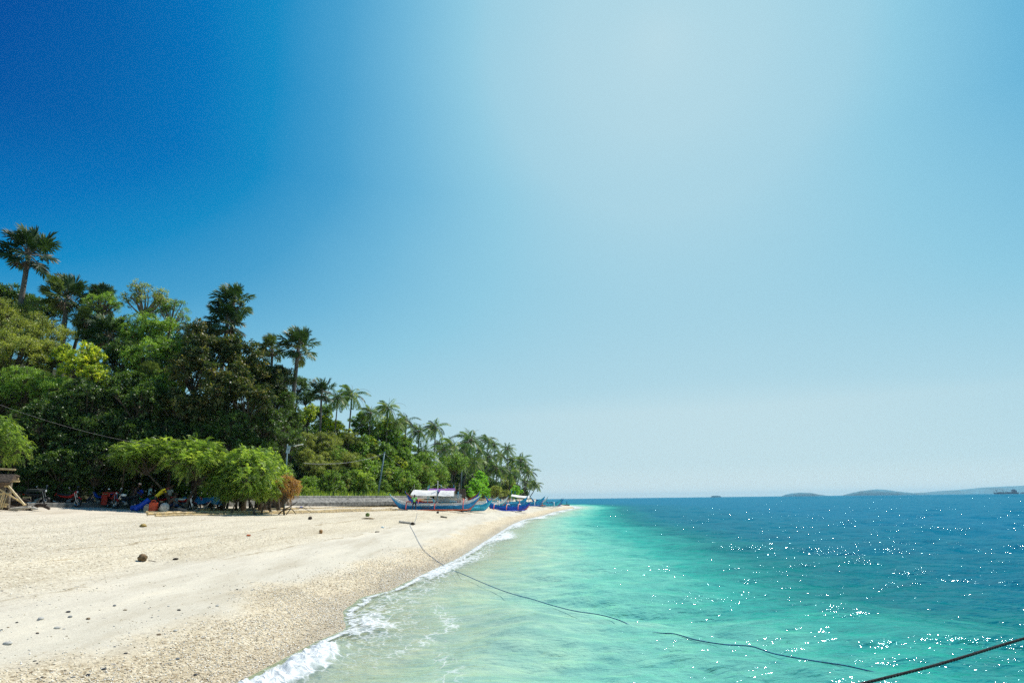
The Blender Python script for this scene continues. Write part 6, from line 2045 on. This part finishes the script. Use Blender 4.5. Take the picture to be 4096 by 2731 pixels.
# ================================================================ BAMBOO STAND, DRIFTWOOD AT LEFT
def stand():
    D = 31.0
    g0 = gp(8, D)
    t = thing('bamboo_stand', 'rough bamboo stand with a sloping thatched top at the left edge', 'stand', g0)
    o = Vector(g0)
    def L(px, py, dd=0): return at(px, py, D + dd) - o
    mb = MB(); mb.sheet([[L(-160, 1894, -.6), L(62, 1896, -.6), L(80, 1902, 0)], [L(-160, 1925, -.9), L(40, 1925, -.9), L(72, 1910, 0)], [L(-160, 1955, -.2), L(0, 1948, -.2), L(50, 1925, .2)]], .05)
    mb.build('thatch_top', simple('thatch', (.14, .10, .07), .95, var=.45, scale=14, bump=1), t)
    for pts, r_ in (([L(-160, 1868, -.3), L(62, 1878, -.3)], .05), ([L(-160, 1924, -1), L(78, 1924, -.6)], .045), ([L(35, 1917, 0), L(74, 1914, 0)], .05), ([L(20, 1943, -.4), L(34, 1942, -.4)], .06),
                    ([L(-20, 1945, -.9), L(105, 2020, -.2)], .04), ([L(34, 1944, -.6), L(98, 2019, -.5)], .05), ([L(-160, 1974, -.6), L(43, 1974, -.6)], .045), ([L(-160, 2016, -.6), L(32, 2016, -.6)], .045), ([L(-160, 2024, -.5), L(24, 2025, -.5)], .04)):
        mb = MB(); mb.tube(pts, r_, n=7); mb.build('bamboo_beam', BAMBOO, t)
    for x0, x1 in ((45, 30), (25, -5)):
        mb = MB(); mb.tube([L(x0, 1905, 0), L(x1, 2030, 0)], .10, n=7); mb.build('leg', WOOD_GREY, t)
    for k in range(9):
        mb = MB(); mb.tube([L(30 - 9 * k, 1972, -.62), L(8 - 9 * k, 2036, -.7)], .028, n=5); mb.build('slat', BAMBOO, t)
stand()
def driftroots(label, px, d, pts, mat, r0, cat='driftwood'):
    g0 = gp(px, d)
    t = thing('driftwood', label, cat, g0)
    for i, (pl, rr) in enumerate(pts):
        mb = MB(); P = arc([Vector(p) for p in pl], 4)
        mb.tube(P, [rr * r0 * (1 - .6 * k / (len(P) - 1)) for k in range(len(P))], n=8)
        mb.build('trunk' if i == 0 else 'branch', mat, t, smooth=True)
driftroots('dark tangled driftwood stump under the bamboo stand', 58, 31.8, [([(-.9, 0, .15), (-.2, .1, .3), (.7, 0, .25)], 1.6), ([(-.5, 0, .2), (-.2, 0, .6), (.05, 0, .85)], .9), ([(-.1, .1, .3), (.1, .1, .6), (.2, 0, .78)], .6), ([(-.4, -.3, .1), (.2, -.4, .12), (.6, -.5, .1)], 1.2), ([(-.2, 0, .4), (.3, .1, .5), (.8, .1, .42)], .8)], WOOD_DARK, .14)
driftroots('branching brown driftwood trunk lying in front of the road', 150, 32.0, [([(-.9, 0, .12), (-.3, .1, .15), (.1, .1, .32), (.55, 0, .2), (.75, 0, .1)], 1.2), ([(.2, .1, .3), (.35, .1, .42)], .7), ([(.4, .0, .25), (.55, .0, .38)], .6), ([(-.9, 0, .1), (-1.4, -.1, .12)], .5)], WOOD_DARK, .12)
driftroots('bleached white driftwood piece by the foot of the bamboo stand', 85, 31.0, [([(-.5, 0, .06), (0, .05, .15), (.5, .1, .2)], 1.3), ([(.6, .1, .15), (.9, .1, .1)], 1.0)], WOOD_PALE, .10)
driftroots('low bare branches sprawling on the sand right of the dark bundle', 760, 37.5, [([(-1.4, 0, .10), (-.6, .1, .12), (.3, 0, .16), (1.0, .1, .42), (1.3, .1, .75)], 1.0), ([(.3, 0, .16), (.9, -.1, .05), (1.3, -.1, .04)], .8), ([(-.4, 0, .15), (0, .1, .35), (.5, .2, .40)], .6)], WOOD_GREY, .07)
driftroots('dark bent stems at the base of the dry shrub', 1150, 42.5, [([(-.6, 0, .0), (-.2, 0, .35), (.3, 0, .6), (.7, 0, .9)], 1.0), ([(-.2, 0, .3), (.35, 0, .38), (.7, 0, .03)], .8), ([(0, 0, .02), (.3, 0, .5), (.2, 0, 1.1)], .7), ([(.6, .1, .5), (1.3, 0, .4), (1.9, 0, .1)], .5), ([(1.0, 0, .45), (1.5, 0, .6), (2.0, 0, .3)], .35)], WOOD_DARK, .055)

# ================================================================ POLES, LAMP, WIRES, SHED
POLE_M = simple('grey_green_pole', (.15, .24, .26), .6, var=.25, scale=2)
def upole(label, base, top, Y, r_):
    b = at(base[0], base[1], Y); tp = at(top[0], top[1], Y)
    b.z = T(b.x, b.y) - .2
    t = thing('utility_pole', label, 'pole', b)
    mb = MB(); mb.tube([(0, 0, 0), (tp - b) * .5, tp - b], [r_, r_ * .85, r_ * .7], n=10); mb.build('shaft', POLE_M, t, smooth=True)
    mb = MB(); mb.tube([(tp - b) + Vector((0, 0, -.12)), (tp - b) + Vector((0, 0, .05))], r_ * .9, n=10); mb.build('pole_cap', POLE_M, t)
    return t, tp
up1, tp1 = upole('leaning blue grey utility pole behind the seawall', (1507, 1980), (1538, 1808), 75, .13)
up2, tp2 = upole('thin blue pole among the palm trunks behind the canopied boat', (1842, 1960), (1848, 1868), 103, .10)
# solar street lamp
def lamp():
    Y = 44.6
    b = gat(1140, Y); head = at(1150, 1775, Y)
    t = thing('street_lamp', 'street lamp with a slim head and a white panel sticking out of the trees', 'street lamp', b)
    mb = MB(); mb.tube([(0, 0, 0), head - b], [.07, .05], n=8); mb.build('lamp_post', POLE_M, t, smooth=True)
    a1 = at(1180, 1782, Y - .3) - b; a2 = at(1212, 1776, Y - .5) - b
    mb = MB(); mb.tube([at(1150, 1783, Y) - b, a1], .03, n=6); mb.build('arm', POLE_M, t)
    mb = MB()
    d = (a2 - a1)
    mb.tube([a1 - d * .05, a1 + d * .08, a2 - d * .1, a2], [.05, .11, .10, .05], n=8, flat=.4); mb.build('lamp_head', P_WHITE, t, smooth=True)
    mb = MB(); mb.box(at(1181, 1783, Y - .35) - b, (.18, .12, .06)); mb.build('sensor', P_WHITE, t)
    p = at(1153, 1798, Y - .25) - b
    mb = MB(); mb.box(p, (.26, .03, .54), rotz(0) @ roty(R(9))); pn = mb.build('panel', simple('panel_white', (.50, .58, .66), .5, var=.1), t)
    mb = MB(); mb.box(p + Vector((0, -.02, .05)), (.16, .012, .02), roty(R(-25))); mb.box(p + Vector((0, -.02, -.03)), (.10, .012, .015), roty(R(-20))); mb.build('panel_mark', BLK, pn)
lamp()
WIRE = simple('wire', (.22, .22, .22), .5, var=.2)
def wire(label, a, b, sag, r_=.018):
    P = [a.lerp(b, i / 24) - Vector((0, 0, sag * 4 * (i / 24) * (1 - i / 24))) for i in range(25)]
    mb = MB(); mb.tube([p - a for p in P], r_, n=5, caps=True)
    tag(mb.build('power_line', WIRE, loc=a), label, 'wire')
wire('pale wire slanting down across the dark left hillside', at(-150, 1560, 30), at(620, 1782, 36.5), .35, .005)
wire('pale wire running from the shrub to the leaning utility pole', at(1215, 1852, 52), tp1 + Vector((0, 0, -.15)), .5, .02)
wire('thin wire dropping right from the leaning utility pole', tp1 + Vector((0, 0, -.1)), at(1620, 1868, 84), .3, .02)
# shed behind the boats
def shed():
    Y = 100
    c = gat(1812, Y); z0 = c.z
    t = thing('shed', 'low brown shed with a rusty sloping roof behind the masts of the large boat', 'shed', c, R(-4))
    WD = simple('shed_planks', (.13, .10, .075), .9, var=.4, scale=3, bump=.4)
    mb = MB(); mb.box((0, 0, 1.0), (4.6, 3.0, 2.0)); mb.build('wall', WD, t)
    mb = MB(); mb.sheet([[(-2.7, -1.8, 2.05), (-.6, -1.8, 2.75), (2.7, -1.8, 2.3)], [(-2.7, 1.8, 2.05), (-.6, 1.8, 2.75), (2.7, 1.8, 2.3)]], .06); mb.build('roof', simple('rusty_roof', (.20, .12, .085), .8, var=.4, scale=1.5, bump=.3), t)
    mb = MB(); mb.box((.9, -1.52, .95), (.9, .05, 1.8)); mb.build('door', WOOD_DARK, t)
    mb = MB(); mb.box((-1.1, -1.52, 1.35), (.9, .05, .6)); mb.build('window', BLK, t)
    b = gat(1862, 97)
    b2 = thing('white_bucket', 'white plastic container standing by the bushes right of the shed', 'bucket', b + Vector((0, 0, .0)))
    mb = MB(); mb.tube([(0, 0, 0), (0, 0, 1.0)], [.2, .24], n=10); mb.build('container_body', P_WHITE, b2, smooth=True)
    mb = MB(); mb.tube([(0, 0, 1.0), (0, 0, 1.08)], [.16, .10], n=10); mb.build('lid', P_WHITE, b2)
shed()
# ================================================================ AIR
def build_haze():
    mb = MB()
    mb.box((0, 4000, 44), (20000, 20000, 108))
    m = bpy.data.materials.new('haze_air'); m.use_nodes = True
    nt = m.node_tree; nt.nodes.clear()
    out = nt.nodes.new('ShaderNodeOutputMaterial')
    v = nt.nodes.new('ShaderNodeVolumePrincipled')
    v.inputs['Color'].default_value = (.45, .80, 1.0, 1)
    v.inputs['Density'].default_value = HAZE_D
    v.inputs['Anisotropy'].default_value = 0.3
    nt.links.new(v.outputs[0], out.inputs['Volume'])
    o = mb.build('haze', m)
    o['kind'] = 'stuff'
HAZE_D = 0.00006
build_haze()
